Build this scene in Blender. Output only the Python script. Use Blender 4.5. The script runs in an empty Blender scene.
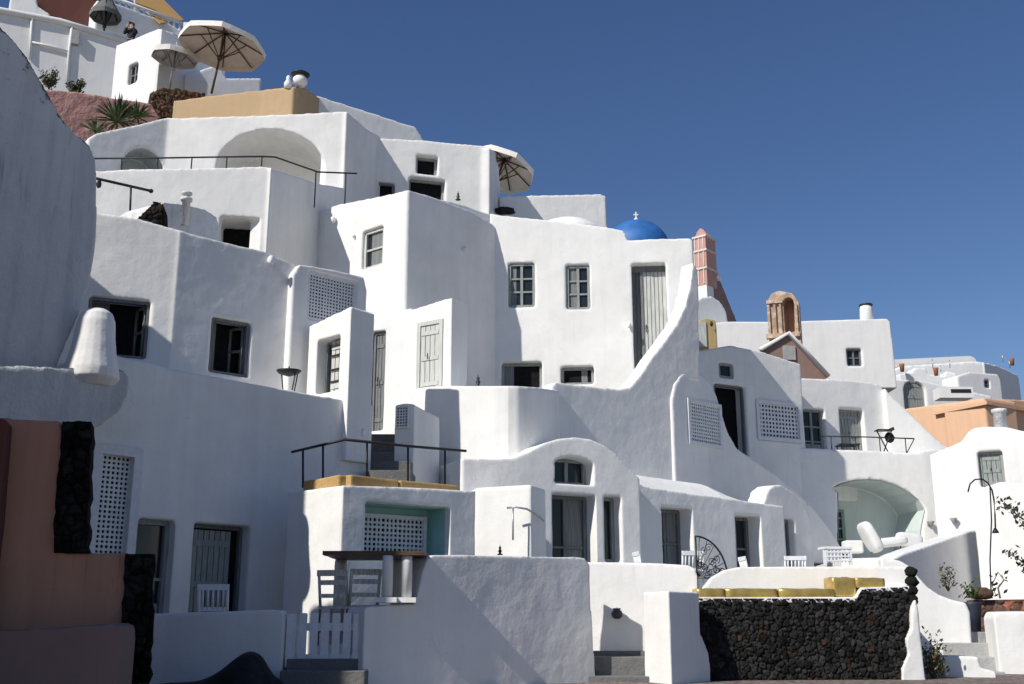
import bpy, bmesh, math, random
import numpy as np
from math import radians, sin, cos, tan, pi, atan2, sqrt
from mathutils import Vector, Matrix, noise
from mathutils.geometry import tessellate_polygon

random.seed(7)
SC = bpy.context.scene
COL = SC.collection
# ---------------------------------------------------------------- camera model
FPX, CX, CY, PITCH, EYE = 1080.0, 512.0, 342.0, radians(14.4), 1.6
def ray(px, py):
    u = (px - CX) / FPX; v = (CY - py) / FPX
    return Vector((u, cos(PITCH) - v * sin(PITCH), sin(PITCH) + v * cos(PITCH)))
def P(px, py, Y):
    r = ray(px, py); k = Y / r.y
    return Vector((r.x * k, Y, EYE + r.z * k))
SUN_DIR = Vector((-0.76 * cos(radians(39)), -0.65 * cos(radians(39)), sin(radians(39)))).normalized()

class Fac:
    """a vertical facade plane through two surveyed points"""
    def __init__(s, a, b):
        A = P(*a); B = P(*b)
        s.A = Vector((A.x, A.y, 0)); d = Vector((B.x - A.x, B.y - A.y, 0))
        s.len = d.length; s.d = d.normalized()
        s.n = Vector((-s.d.y, s.d.x, 0))          # into the building
        s.sB = s.len
    def uv(s, px, py):
        r = ray(px, py)
        den = r.x * s.n.x + r.y * s.n.y
        k = (s.A.x * s.n.x + s.A.y * s.n.y) / den
        q = Vector((r.x * k, r.y * k, EYE + r.z * k))
        return ((q.x - s.A.x) * s.d.x + (q.y - s.A.y) * s.d.y, q.z)
    def w(s, a, o, z):
        q = s.A + s.d * a + s.n * o
        return Vector((q.x, q.y, z))
    def rect(s, r):
        x0, y0, x1, y1 = r
        ym = (y0 + y1) / 2; xm = (x0 + x1) / 2
        return (s.uv(x0, ym)[0], s.uv(xm, y1)[1], s.uv(x1, ym)[0], s.uv(xm, y0)[1])   # s0,z0,s1,z1

# ---------------------------------------------------------------- materials
def _mat(name):
    m = bpy.data.materials.new(name); m.use_nodes = True
    nt = m.node_tree; nt.nodes.clear()
    out = nt.nodes.new('ShaderNodeOutputMaterial'); b = nt.nodes.new('ShaderNodeBsdfPrincipled')
    nt.links.new(b.outputs[0], out.inputs[0])
    return m, nt, b
def N(nt, t, **kw):
    n = nt.nodes.new(t)
    for k, v in kw.items():
        if k.startswith('i_'): n.inputs[int(k[2:]) if k[2:].isdigit() else k[2:]].default_value = v
        else: setattr(n, k, v)
    return n
def plaster(name, c, var=0.10, bump=0.15, fine=28, streak=0.05, tint=None, rough=0.92):
    m, nt, b = _mat(name); L = nt.links.new
    geo = N(nt, 'ShaderNodeNewGeometry')
    n1 = N(nt, 'ShaderNodeTexNoise'); n1.inputs['Scale'].default_value = 0.9; n1.inputs['Detail'].default_value = 6; n1.inputs['Roughness'].default_value = .65
    n2 = N(nt, 'ShaderNodeTexNoise'); n2.inputs['Scale'].default_value = fine; n2.inputs['Detail'].default_value = 4
    n3 = N(nt, 'ShaderNodeTexNoise'); n3.inputs['Scale'].default_value = 4.5; n3.inputs['Detail'].default_value = 5; n3.inputs['Roughness'].default_value = .6
    mp = N(nt, 'ShaderNodeMapping'); mp.inputs['Scale'].default_value = (5, 5, .35)
    n4 = N(nt, 'ShaderNodeTexNoise'); n4.inputs['Scale'].default_value = 1.0; n4.inputs['Detail'].default_value = 4
    L(geo.outputs['Position'], n1.inputs['Vector']); L(geo.outputs['Position'], n2.inputs['Vector']); L(geo.outputs['Position'], n3.inputs['Vector'])
    L(geo.outputs['Position'], mp.inputs['Vector']); L(mp.outputs[0], n4.inputs['Vector'])
    r1 = N(nt, 'ShaderNodeMapRange'); r1.inputs[1].default_value = .3; r1.inputs[2].default_value = .7
    r1.inputs[3].default_value = 1 - var; r1.inputs[4].default_value = 1 + var * .4
    L(n1.outputs[0], r1.inputs[0])
    r4 = N(nt, 'ShaderNodeMapRange'); r4.inputs[1].default_value = .45; r4.inputs[2].default_value = .72
    r4.inputs[3].default_value = 1; r4.inputs[4].default_value = 1 - streak
    L(n4.outputs[0], r4.inputs[0])
    m5 = N(nt, 'ShaderNodeMapping'); m5.inputs['Scale'].default_value = (11, 11, .8); L(geo.outputs['Position'], m5.inputs['Vector'])
    n5 = N(nt, 'ShaderNodeTexNoise'); n5.inputs['Scale'].default_value = 1; n5.inputs['Detail'].default_value = 6; n5.inputs['Roughness'].default_value = .7; L(m5.outputs[0], n5.inputs['Vector'])
    r5 = N(nt, 'ShaderNodeMapRange'); r5.inputs[1].default_value = .56; r5.inputs[2].default_value = .76; r5.inputs[3].default_value = 0; r5.inputs[4].default_value = streak * 4.2; L(n5.outputs[0], r5.inputs[0])
    n6 = N(nt, 'ShaderNodeTexNoise'); n6.inputs['Scale'].default_value = .55; n6.inputs['Detail'].default_value = 3; L(geo.outputs['Position'], n6.inputs['Vector'])
    r6 = N(nt, 'ShaderNodeMapRange'); r6.inputs[1].default_value = .50; r6.inputs[2].default_value = .68; L(n6.outputs[0], r6.inputs[0])
    g5 = N(nt, 'ShaderNodeMath', operation='MULTIPLY'); L(r5.outputs[0], g5.inputs[0]); L(r6.outputs[0], g5.inputs[1])
    n7 = N(nt, 'ShaderNodeTexVoronoi', feature='DISTANCE_TO_EDGE'); n7.inputs['Scale'].default_value = .8
    nw = N(nt, 'ShaderNodeTexNoise'); nw.inputs['Scale'].default_value = 2.2; nw.inputs['Detail'].default_value = 7; nw.inputs['Roughness'].default_value = .7; L(geo.outputs['Position'], nw.inputs['Vector'])
    va = N(nt, 'ShaderNodeVectorMath', operation='MULTIPLY_ADD'); va.inputs[1].default_value = (1.1, 1.1, 1.1); L(nw.outputs['Color'], va.inputs[0]); L(geo.outputs['Position'], va.inputs[2]); L(va.outputs[0], n7.inputs['Vector'])
    r7 = N(nt, 'ShaderNodeMapRange'); r7.inputs[1].default_value = .0; r7.inputs[2].default_value = .009; r7.inputs[3].default_value = .22; r7.inputs[4].default_value = 0; L(n7.outputs[0], r7.inputs[0])
    r8 = N(nt, 'ShaderNodeMapRange'); r8.inputs[1].default_value = .56; r8.inputs[2].default_value = .62; L(n1.outputs[0], r8.inputs[0])
    g7 = N(nt, 'ShaderNodeMath', operation='MULTIPLY'); L(r7.outputs[0], g7.inputs[0]); L(r8.outputs[0], g7.inputs[1])
    sm = N(nt, 'ShaderNodeMath', operation='ADD'); L(g5.outputs[0], sm.inputs[0]); L(g7.outputs[0], sm.inputs[1])
    iv = N(nt, 'ShaderNodeMath', operation='SUBTRACT'); iv.inputs[0].default_value = 1; L(sm.outputs[0], iv.inputs[1])
    mu0 = N(nt, 'ShaderNodeMath', operation='MULTIPLY'); L(r1.outputs[0], mu0.inputs[0]); L(r4.outputs[0], mu0.inputs[1])
    mu = N(nt, 'ShaderNodeMath', operation='MULTIPLY'); L(mu0.outputs[0], mu.inputs[0]); L(iv.outputs[0], mu.inputs[1])
    vm = N(nt, 'ShaderNodeVectorMath', operation='SCALE'); vm.inputs[0].default_value = c[:3]; L(mu.outputs[0], vm.inputs['Scale'])
    if tint:
        mx = N(nt, 'ShaderNodeMix', data_type='RGBA'); rr = N(nt, 'ShaderNodeMapRange'); rr.inputs[1].default_value = .5; rr.inputs[2].default_value = .68
        L(n3.outputs[0], rr.inputs[0]); L(rr.outputs[0], mx.inputs[0]); L(vm.outputs[0], mx.inputs[6]); mx.inputs[7].default_value = (*tint, 1)
        L(mx.outputs[2], b.inputs['Base Color'])
    else:
        L(vm.outputs[0], b.inputs['Base Color'])
    ad = N(nt, 'ShaderNodeMath', operation='MULTIPLY_ADD'); ad.inputs[1].default_value = .25
    L(n2.outputs[0], ad.inputs[0]); L(n3.outputs[0], ad.inputs[2])
    bp = N(nt, 'ShaderNodeBump'); bp.inputs['Strength'].default_value = bump; bp.inputs['Distance'].default_value = .06
    L(ad.outputs[0], bp.inputs['Height']); L(bp.outputs[0], b.inputs['Normal'])
    b.inputs['Roughness'].default_value = rough
    b.inputs['Specular IOR Level'].default_value = .25
    return m
def simple(name, c, rough=.6, metal=0, var=.15, scale=12, bump=.1, grain=None, spec=.4):
    m, nt, b = _mat(name); L = nt.links.new
    geo = N(nt, 'ShaderNodeNewGeometry'); n1 = N(nt, 'ShaderNodeTexNoise'); n1.inputs['Scale'].default_value = scale; n1.inputs['Detail'].default_value = 5
    if grain:
        mp = N(nt, 'ShaderNodeMapping'); mp.inputs['Scale'].default_value = grain; L(geo.outputs['Position'], mp.inputs[0]); L(mp.outputs[0], n1.inputs['Vector'])
    else: L(geo.outputs['Position'], n1.inputs['Vector'])
    r1 = N(nt, 'ShaderNodeMapRange'); r1.inputs[1].default_value = .3; r1.inputs[2].default_value = .7; r1.inputs[3].default_value = 1 - var; r1.inputs[4].default_value = 1 + var
    L(n1.outputs[0], r1.inputs[0])
    vm = N(nt, 'ShaderNodeVectorMath', operation='SCALE'); vm.inputs[0].default_value = c[:3]; L(r1.outputs[0], vm.inputs['Scale'])
    L(vm.outputs[0], b.inputs['Base Color'])
    b.inputs['Roughness'].default_value = rough; b.inputs['Metallic'].default_value = metal; b.inputs['Specular IOR Level'].default_value = spec
    if bump:
        bp = N(nt, 'ShaderNodeBump'); bp.inputs['Strength'].default_value = bump; bp.inputs['Distance'].default_value = .02
        L(n1.outputs[0], bp.inputs['Height']); L(bp.outputs[0], b.inputs['Normal'])
    return m
def attr_mat(name, rough=.9, bump=.6, scale=30, spec=.2, trans=0, sub=1.0):
    """colour from the 'col' attribute, mottled"""
    m, nt, b = _mat(name); L = nt.links.new
    at = N(nt, 'ShaderNodeAttribute', attribute_name='col')
    geo = N(nt, 'ShaderNodeNewGeometry'); n1 = N(nt, 'ShaderNodeTexNoise'); n1.inputs['Scale'].default_value = scale; n1.inputs['Detail'].default_value = 6; n1.inputs['Roughness'].default_value = .7
    L(geo.outputs['Position'], n1.inputs['Vector'])
    r1 = N(nt, 'ShaderNodeMapRange'); r1.inputs[1].default_value = .3; r1.inputs[2].default_value = .7; r1.inputs[3].default_value = .55; r1.inputs[4].default_value = 1.4
    L(n1.outputs[0], r1.inputs[0])
    vm = N(nt, 'ShaderNodeVectorMath', operation='SCALE'); L(at.outputs['Color'], vm.inputs[0]); L(r1.outputs[0], vm.inputs['Scale']); L(vm.outputs[0], b.inputs['Base Color'])
    b.inputs['Roughness'].default_value = rough; b.inputs['Specular IOR Level'].default_value = spec
    bp = N(nt, 'ShaderNodeBump'); bp.inputs['Strength'].default_value = bump; bp.inputs['Distance'].default_value = .03
    L(n1.outputs[0], bp.inputs['Height']); L(bp.outputs[0], b.inputs['Normal'])
    return m
M = {}
M['white'] = plaster('whitewash', (.82, .81, .785), tint=None)
M['white_old'] = plaster('old_whitewash', (.72, .72, .71), var=.14, bump=.6, streak=.2)
M['white_lichen'] = None
M['far_white'] = plaster('far_whitewash', (.78, .78, .77), var=.05, bump=.1)
M['grey_roof'] = plaster('grey_roof_plaster', (.55, .55, .54), var=.12)
M['teal'] = plaster('turquoise_plaster', (.36, .60, .57), var=.06, bump=.25)
M['sage'] = plaster('sage_plaster', (.60, .66, .635), var=.08, bump=.25)
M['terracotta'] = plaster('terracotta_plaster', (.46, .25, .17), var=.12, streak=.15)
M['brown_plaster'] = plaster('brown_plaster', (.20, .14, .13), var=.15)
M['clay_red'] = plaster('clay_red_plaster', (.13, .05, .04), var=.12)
M['peach'] = plaster('peach_plaster', (.72, .46, .30), var=.05)
M['tan'] = plaster('tan_plaster', (.52, .37, .22), var=.07)
M['pink'] = plaster('pink_plaster', (.56, .33, .28), var=.22)
M['stone_trim'] = plaster('pale_stone_trim', (.72, .65, .60), var=.2)
M['pinkrock'] = plaster('pink_render', (.46, .25, .22), var=.25, bump=1.0, fine=14, tint=(.52, .36, .32))
M['mauve'] = plaster('mauve_plaster', (.30, .20, .17), var=.12)
M['sandstone'] = plaster('weathered_sandstone', (.52, .38, .27), var=.35, bump=.9, tint=(.64, .54, .44), streak=.25)
M['ochre'] = plaster('ochre_plaster', (.50, .38, .18), var=.12)
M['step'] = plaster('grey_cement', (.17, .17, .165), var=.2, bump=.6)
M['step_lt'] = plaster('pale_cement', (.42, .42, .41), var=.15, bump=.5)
M['blue'] = simple('blue_dome_paint', (.03, .14, .40), rough=.55, var=.2, scale=3)
M['shutter'] = simple('grey_green_paint', (.27, .29, .275), rough=.7, var=.22, scale=3, grain=(9, 9, 1.2), bump=.3)
M['shutter_dk'] = simple('dark_grey_paint', (.16, .17, .17), rough=.7, var=.25, scale=3, grain=(9, 9, 1.2), bump=.3)
M['shutter_lt'] = simple('pale_grey_paint', (.52, .53, .50), rough=.7, var=.16, scale=3, grain=(9, 9, 1.0), bump=.3)
M['green_door'] = simple('green_paint', (.16, .27, .24), rough=.6, var=.2, grain=(9, 9, 1.2))
M['white_paint'] = simple('white_paint', (.76, .77, .78), rough=.6, var=.08)
M['lattice'] = simple('white_lattice_paint', (.70, .71, .72), rough=.6, var=.08)
M['curtain'] = simple('grey_curtain', (.20, .21, .21), rough=.9, var=.35, scale=3, grain=(16, 16, .6), bump=.3, spec=.15)
M['dark'] = simple('dark_room', (.012, .012, .013), rough=.9, var=.3, bump=0, spec=.1)  # near-black colour paints the shade inside openings and behind lattices
m, nt, b = _mat('window_glass'); b.inputs['Base Color'].default_value = (.02, .025, .03, 1); b.inputs['Roughness'].default_value = .12; b.inputs['Specular IOR Level'].default_value = .35
M['glass'] = m
M['iron'] = simple('black_iron', (.018, .018, .02), rough=.5, metal=.0, var=.3)
M['bronze'] = simple('bronze', (.22, .13, .05), rough=.45, metal=.6, var=.3)
M['steel'] = simple('steel', (.45, .46, .47), rough=.4, metal=.7)
M['wood_dk'] = simple('dark_wood', (.10, .055, .03), rough=.6, var=.35, scale=3, grain=(2, 14, 14), bump=.3)
M['wood_grey'] = simple('weathered_wood', (.58, .56, .53), rough=.8, var=.3, scale=3, grain=(14, 14, 2), bump=.3)
M['gold'] = simple('ochre_fabric', (.46, .30, .13), rough=.9, var=.12, scale=20, bump=.25, spec=.1)
M['gold_lt'] = simple('mustard_fabric', (.55, .39, .12), rough=.36, metal=.55, var=.25, scale=7, bump=.8, spec=.6)
M['canvas'] = simple('cream_canvas', (.86, .82, .74), rough=.95, var=.06, scale=5, bump=.1, spec=.1)
M['canvas_w'] = simple('white_canvas', (.70, .68, .66), rough=.95, var=.06, scale=5, bump=.1, spec=.1)
M['awning'] = simple('ochre_awning', (.45, .26, .09), rough=.9, var=.1)
M['cushion'] = simple('white_cushion', (.74, .73, .71), rough=.95, var=.05, scale=8, bump=.3, spec=.1)
M['black_cloth'] = simple('black_cloth', (.016, .016, .017), rough=.85, var=.5, scale=9, bump=1.0, spec=.3)
M['pot'] = simple('dark_blue_pot', (.03, .035, .05), rough=.5)
M['terra_pot'] = simple('terracotta_pot', (.30, .12, .06), rough=.8)
M['skin'] = simple('skin', (.52, .30, .21), rough=.6, var=.08)
M['hair'] = simple('dark_hair', (.03, .02, .015), rough=.7, var=.3, grain=(30, 30, 4), scale=4)
M['jacket'] = simple('dark_jacket', (.03, .03, .035), rough=.9, var=.3)
M['leaf'] = attr_mat('leaf', rough=.6, bump=.1, scale=6, spec=.35)
M['stone'] = attr_mat('lava_stone', rough=1.0, bump=1.0, scale=55, spec=.06)
M['bark'] = simple('bark', (.14, .10, .07), rough=.9, var=.3, grain=(12, 12, 2))

# ---------------------------------------------------------------- object helpers
def T(name, label, cat, loc, group=None, rz=0):
    o = bpy.data.objects.new(name, None); COL.objects.link(o)
    o.empty_display_size = .2
    o.location = loc; o.rotation_euler = (0, 0, rz)
    o['label'] = label; o['category'] = cat; o['kind'] = 'thing'
    if group: o['group'] = group
    return o
def tag(o, label, cat, group=None):
    o['label'] = label; o['category'] = cat; o['kind'] = 'thing'
    if group: o['group'] = group
    return o
def wloc(o):
    v = Vector((0, 0, 0))
    while o is not None:
        v = v + o.location; o = o.parent
    return v
class MB:
    """collects shapes in world space, becomes one mesh"""
    def __init__(s): s.v = []; s.f = []; s.c = None; s.sm = []
    def add(s, vs, fs, smooth=False):
        n = len(s.v); s.v += [Vector(q) for q in vs]; s.f += [tuple(i + n for i in f) for f in fs]; s.sm += [smooth] * len(fs)
    def hexa(s, q):      # 8 corners: 0-3 bottom ring, 4-7 top ring
        s.add(q, [(3, 2, 1, 0), (4, 5, 6, 7), (0, 1, 5, 4), (1, 2, 6, 5), (2, 3, 7, 6), (3, 0, 4, 7)])
    def box(s, c, size, rz=0, M4=None):
        x, y, z = [k / 2 for k in size]
        q = [Vector(k) for k in ((-x, -y, -z), (x, -y, -z), (x, y, -z), (-x, y, -z), (-x, -y, z), (x, -y, z), (x, y, z), (-x, y, z))]
        R = M4 if M4 is not None else Matrix.Rotation(rz, 4, 'Z')
        s.hexa([R @ k + Vector(c) for k in q])
    def fbox(s, F, s0, s1, o0, o1, z0, z1):
        s.hexa([F.w(s0, o0, z0), F.w(s1, o0, z0), F.w(s1, o1, z0), F.w(s0, o1, z0), F.w(s0, o0, z1), F.w(s1, o0, z1), F.w(s1, o1, z1), F.w(s0, o1, z1)])
    def tube(s, pts, r, n=8, closed=False):
        pts = [Vector(p) for p in pts]; k = len(pts); rs = r if isinstance(r, (list, tuple)) else [r] * k
        vs = []; fs = []
        for i, p in enumerate(pts):
            a = pts[max(i - 1, 0)]; b = pts[min(i + 1, k - 1)]
            t = (b - a).normalized() if (b - a).length > 1e-9 else Vector((0, 0, 1))
            u = t.cross(Vector((0, 0, 1)))
            if u.length < 1e-3: u = Vector((1, 0, 0))
            u.normalize(); w = u.cross(t)
            for j in range(n):
                an = 2 * pi * j / n; vs.append(p + (u * cos(an) + w * sin(an)) * rs[i])
        for i in range(k - 1):
            for j in range(n): fs.append((i * n + j, i * n + (j + 1) % n, (i + 1) * n + (j + 1) % n, (i + 1) * n + j))
        fs.append(tuple(range(n))[::-1]); fs.append(tuple((k - 1) * n + j for j in range(n)))
        s.add(vs, fs, True)
    def lathe(s, prof, c, n=20, sx=1, sy=1):
        vs = []; fs = []; k = len(prof)
        for r, z in prof:
            for j in range(n):
                a = 2 * pi * j / n; vs.append(Vector((c[0] + r * cos(a) * sx, c[1] + r * sin(a) * sy, c[2] + z)))
        for i in range(k - 1):
            for j in range(n): fs.append((i * n + j, i * n + (j + 1) % n, (i + 1) * n + (j + 1) % n, (i + 1) * n + j))
        fs.append(tuple(range(n))[::-1]); fs.append(tuple((k - 1) * n + j for j in range(n)))
        s.add(vs, fs, True)
    def blob(s, c, r, nz=.25, seed=0, n=12, sq=(1, 1, 1)):
        bm = bmesh.new(); bmesh.ops.create_icosphere(bm, subdivisions=3, radius=1)
        off = Vector((seed * 3.7, seed * 1.3, seed * 5.1)); bm.verts.ensure_lookup_table()
        vs = []
        for v in bm.verts:
            k = 1 + nz * (noise.noise(v.co * 1.4 + off) + .5 * noise.noise(v.co * 3.1 + off))
            vs.append(Vector((v.co.x * k * r[0], v.co.y * k * r[1], v.co.z * k * r[2])) + Vector(c))
        s.add(vs, [[v.index for v in f.verts] for f in bm.faces], True); bm.free()
    def build(s, name, mat, parent=None, loc=None, bevel=0):
        me = bpy.data.meshes.new(name)
        o = bpy.data.objects.new(name, me)
        if parent is not None:
            off = wloc(parent); o.parent = parent; R = None
            inv = Matrix.Translation(off)
            p = parent
            while p.parent is not None: p = p.parent
            inv = Matrix.Translation(off) @ Matrix.Rotation(p.rotation_euler.z, 4, 'Z')
            inv = inv.inverted()
            vs = [inv @ q for q in s.v]
        else:
            if loc is None:
                a = np.array(s.v); loc = Vector(((a[:, 0].min() + a[:, 0].max()) / 2, (a[:, 1].min() + a[:, 1].max()) / 2, a[:, 2].min()))
            o.location = loc; vs = [q - Vector(loc) for q in s.v]
        me.from_pydata([tuple(q) for q in vs], [], s.f)
        me.polygons.foreach_set('use_smooth', s.sm)
        if s.c is not None:
            ca = me.color_attributes.new('col', 'FLOAT_COLOR', 'CORNER' if len(s.c) != len(s.v) else 'POINT')
            ca.data.foreach_set('color', np.array(s.c, dtype=np.float32).ravel())
        bm = bmesh.new(); bm.from_mesh(me); bmesh.ops.recalc_face_normals(bm, faces=bm.faces)
        if bevel: bmesh.ops.bevel(bm, geom=[e for e in bm.edges], offset=bevel, segments=2, affect='EDGES', profile=.5, clamp_overlap=True)
        bm.to_mesh(me); bm.free()
        me.materials.append(M[mat] if isinstance(mat, str) else mat)
        COL.objects.link(o); return o

def poly_prism(F, pts, o0, o1):
    """closed polygon pts [(s,z)] on plane F, extruded from offset o0 to o1"""
    n = len(pts); vs = [F.w(a, o0, z) for a, z in pts] + [F.w(a, o1, z) for a, z in pts]
    tri = tessellate_polygon([[Vector((a, z, 0)) for a, z in pts]])
    fs = [tuple(t) for t in tri] + [tuple(i + n for i in t)[::-1] for t in tri]
    fs += [(i, (i + 1) % n, (i + 1) % n + n, i + n) for i in range(n)]
    return vs, fs
def to_mesh(vs, fs, name='tmp'):
    me = bpy.data.meshes.new(name); me.from_pydata([tuple(v) for v in vs], [], [tuple(f) for f in fs])
    bm = bmesh.new(); bm.from_mesh(me); bmesh.ops.recalc_face_normals(bm, faces=bm.faces); bm.to_mesh(me); bm.free()
    return me
def evaluated(me, mods):
    o = bpy.data.objects.new('tmp', me); COL.objects.link(o); extra = []
    for kind, kw in mods:
        m = o.modifiers.new(kind, kind)
        for k, v in kw.items(): setattr(m, k, v)
    dg = bpy.context.evaluated_depsgraph_get()
    r = bpy.data.meshes.new_from_object(o.evaluated_get(dg))
    bpy.data.objects.remove(o)
    return r
TEX = bpy.data.textures.new('plaster_waves', 'CLOUDS'); TEX.noise_scale = .55; TEX.noise_depth = 3
TEX2 = bpy.data.textures.new('plaster_sag', 'CLOUDS'); TEX2.noise_scale = 1.9; TEX2.noise_depth = 2

class House:
    """a whitewashed body grown from facade prisms, cut for its openings, softened like lime plaster"""
    def __init__(s, name, label, cat, mat='white', voxel=.06, group=None, soft=4, wave=.045, solid=False, part='wall'):
        s.name, s.label, s.cat, s.mat, s.voxel, s.group, s.soft, s.wave, s.solid, s.partname = name, label, cat, mat, voxel * .6, group, max(1, soft - 2), wave * .42, solid, part
        s.faces = []; s.raw = []; s.cuts = {}; s.root = None; s.parts = []
    def face(s, F, top, depth, zb, off=0, px=True):
        """top: outline left to right in survey pixels; closed down to zb"""
        pts = [F.uv(*q) for q in top] if px else list(top)
        pts = pts + [(pts[-1][0], zb), (pts[0][0], zb)]
        s.faces.append((F, pts, off, depth)); return s
    def poly(s, F, pts, depth, off=0):
        s.faces.append((F, [F.uv(*q) for q in pts], off, depth)); return s
    def plan(s, xy, z0, z1):
        n = len(xy); z1 = z1 if isinstance(z1, (list, tuple)) else [z1] * n
        vs = [Vector((x, y, z0)) for x, y in xy] + [Vector((x, y, z1[i])) for i, (x, y) in enumerate(xy)]
        tri = tessellate_polygon([[Vector((x, y, 0)) for x, y in xy]])
        fs = [tuple(t) for t in tri] + [tuple(i + n for i in t)[::-1] for t in tri] + [(i, (i + 1) % n, (i + 1) % n + n, i + n) for i in range(n)]
        s.raw.append((vs, fs)); return s
    def shape(s, mb): s.raw.append((mb.v, mb.f)); return s
    def cut(s, F, pts, d, o0=-.5):
        s.cuts.setdefault(id(F), []).append((F, pts, o0, d))
    def cutrect(s, F, r, d, px=True):
        s0, z0, s1, z1 = F.rect(r) if px else r
        s.cut(F, [(s0, z0), (s1, z0), (s1, z1), (s0, z1)], d)
        return (s0, z0, s1, z1)
    def cutarch(s, F, r, d, rise=None, px=True, n=14):
        s0, z0, s1, z1 = F.rect(r) if px else r
        h = rise if rise is not None else (s1 - s0) / 2
        c = (s0 + s1) / 2; a = (s1 - s0) / 2
        pts = [(s0, z0), (s1, z0)] + [(c + a * cos(pi * i / n), z1 - h + h * sin(pi * i / n)) for i in range(n + 1)]
        s.cut(F, pts, d)
        return (s0, z0, s1, z1)
    def part(s, fn): s.parts.append(fn)
    def done(s):
        bm = bmesh.new()
        for F, pts, off, depth in s.faces:
            me = to_mesh(*poly_prism(F, pts, off, depth + off))
            cs = s.cuts.get(id(F), [])
            if cs:
                cm = MB()
                for (F2, cp, o0, d) in cs: cm.add(*poly_prism(F2, cp, o0 + off, d + off))
                co = bpy.data.objects.new('cut', to_mesh(cm.v, cm.f)); COL.objects.link(co)
                me2 = evaluated(me, [('BOOLEAN', dict(operation='DIFFERENCE', solver='EXACT', object=co, use_self=True))])
                bpy.data.objects.remove(co)
                if len(me2.polygons) > 3: me = me2
            bm.from_mesh(me)
        for vs, fs in s.raw: bm.from_mesh(to_mesh(vs, fs))
        me = bpy.data.meshes.new(s.name); bm.to_mesh(me); bm.free()
        if s.voxel:
            me = evaluated(me, [('REMESH', dict(mode='VOXEL', voxel_size=s.voxel)), ('SMOOTH', dict(factor=.5, iterations=s.soft)),
                                ('DISPLACE', dict(texture=TEX, texture_coords='GLOBAL', strength=s.wave, mid_level=.5)),
                                ('DISPLACE', dict(texture=TEX2, texture_coords='GLOBAL', strength=s.wave * 1.2, mid_level=.5))])
            me.polygons.foreach_set('use_smooth', [True] * len(me.polygons))
        nv = len(me.vertices); a = np.zeros(nv * 3, dtype=np.float32); me.vertices.foreach_get('co', a); a = a.reshape(-1, 3)
        loc = Vector((float(a[:, 0].min() + a[:, 0].max()) / 2, float(a[:, 1].min() + a[:, 1].max()) / 2, float(a[:, 2].min())))
        a -= np.array(loc, dtype=np.float32); me.vertices.foreach_set('co', a.ravel()); me.update()
        me.materials.clear(); me.materials.append(M[s.mat])
        if s.solid:
            o = bpy.data.objects.new(s.name, me); o.location = loc; COL.objects.link(o); tag(o, s.label, s.cat, s.group); s.root = o
        else:
            s.root = T(s.name, s.label, s.cat, loc, s.group)
            o = bpy.data.objects.new(s.partname, me); o.parent = s.root; COL.objects.link(o)
        for fn in s.parts: fn(s.root)
        return s.root

# ---------------------------------------------------------------- openings
def sub(name, mat, parent, fill):
    mb = MB(); fill(mb); return mb.build(name, mat, parent)
def frame_fill(mb, F, q, o0, o1, t):
    s0, z0, s1, z1 = q
    mb.fbox(F, s0, s0 + t, o0, o1, z0, z1); mb.fbox(F, s1 - t, s1, o0, o1, z0, z1)
    mb.fbox(F, s0 + t, s1 - t, o0, o1, z1 - t, z1); mb.fbox(F, s0 + t, s1 - t, o0, o1, z0, z0 + t)
def planks(mb, F, q, o0, o1, n, rails=3):
    s0, z0, s1, z1 = q; w = (s1 - s0) / n; g = min(.008, w * .08)
    for i in range(n):
        k = random.uniform(-.004, .004)
        mb.fbox(F, s0 + i * w + g, s0 + (i + 1) * w - g, o0 + k, o1, z0 + random.uniform(0, .01), z1)
    mb.fbox(F, s0, s1, o1, o1 + .01, z0, z1)
    for i in range(rails):
        zc = z0 + (z1 - z0) * (.12 + .76 * i / max(1, rails - 1))
        mb.fbox(F, s0 + .02, s1 - .02, o0 - .018, o0 - .005, zc - .045, zc + .045)
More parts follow.
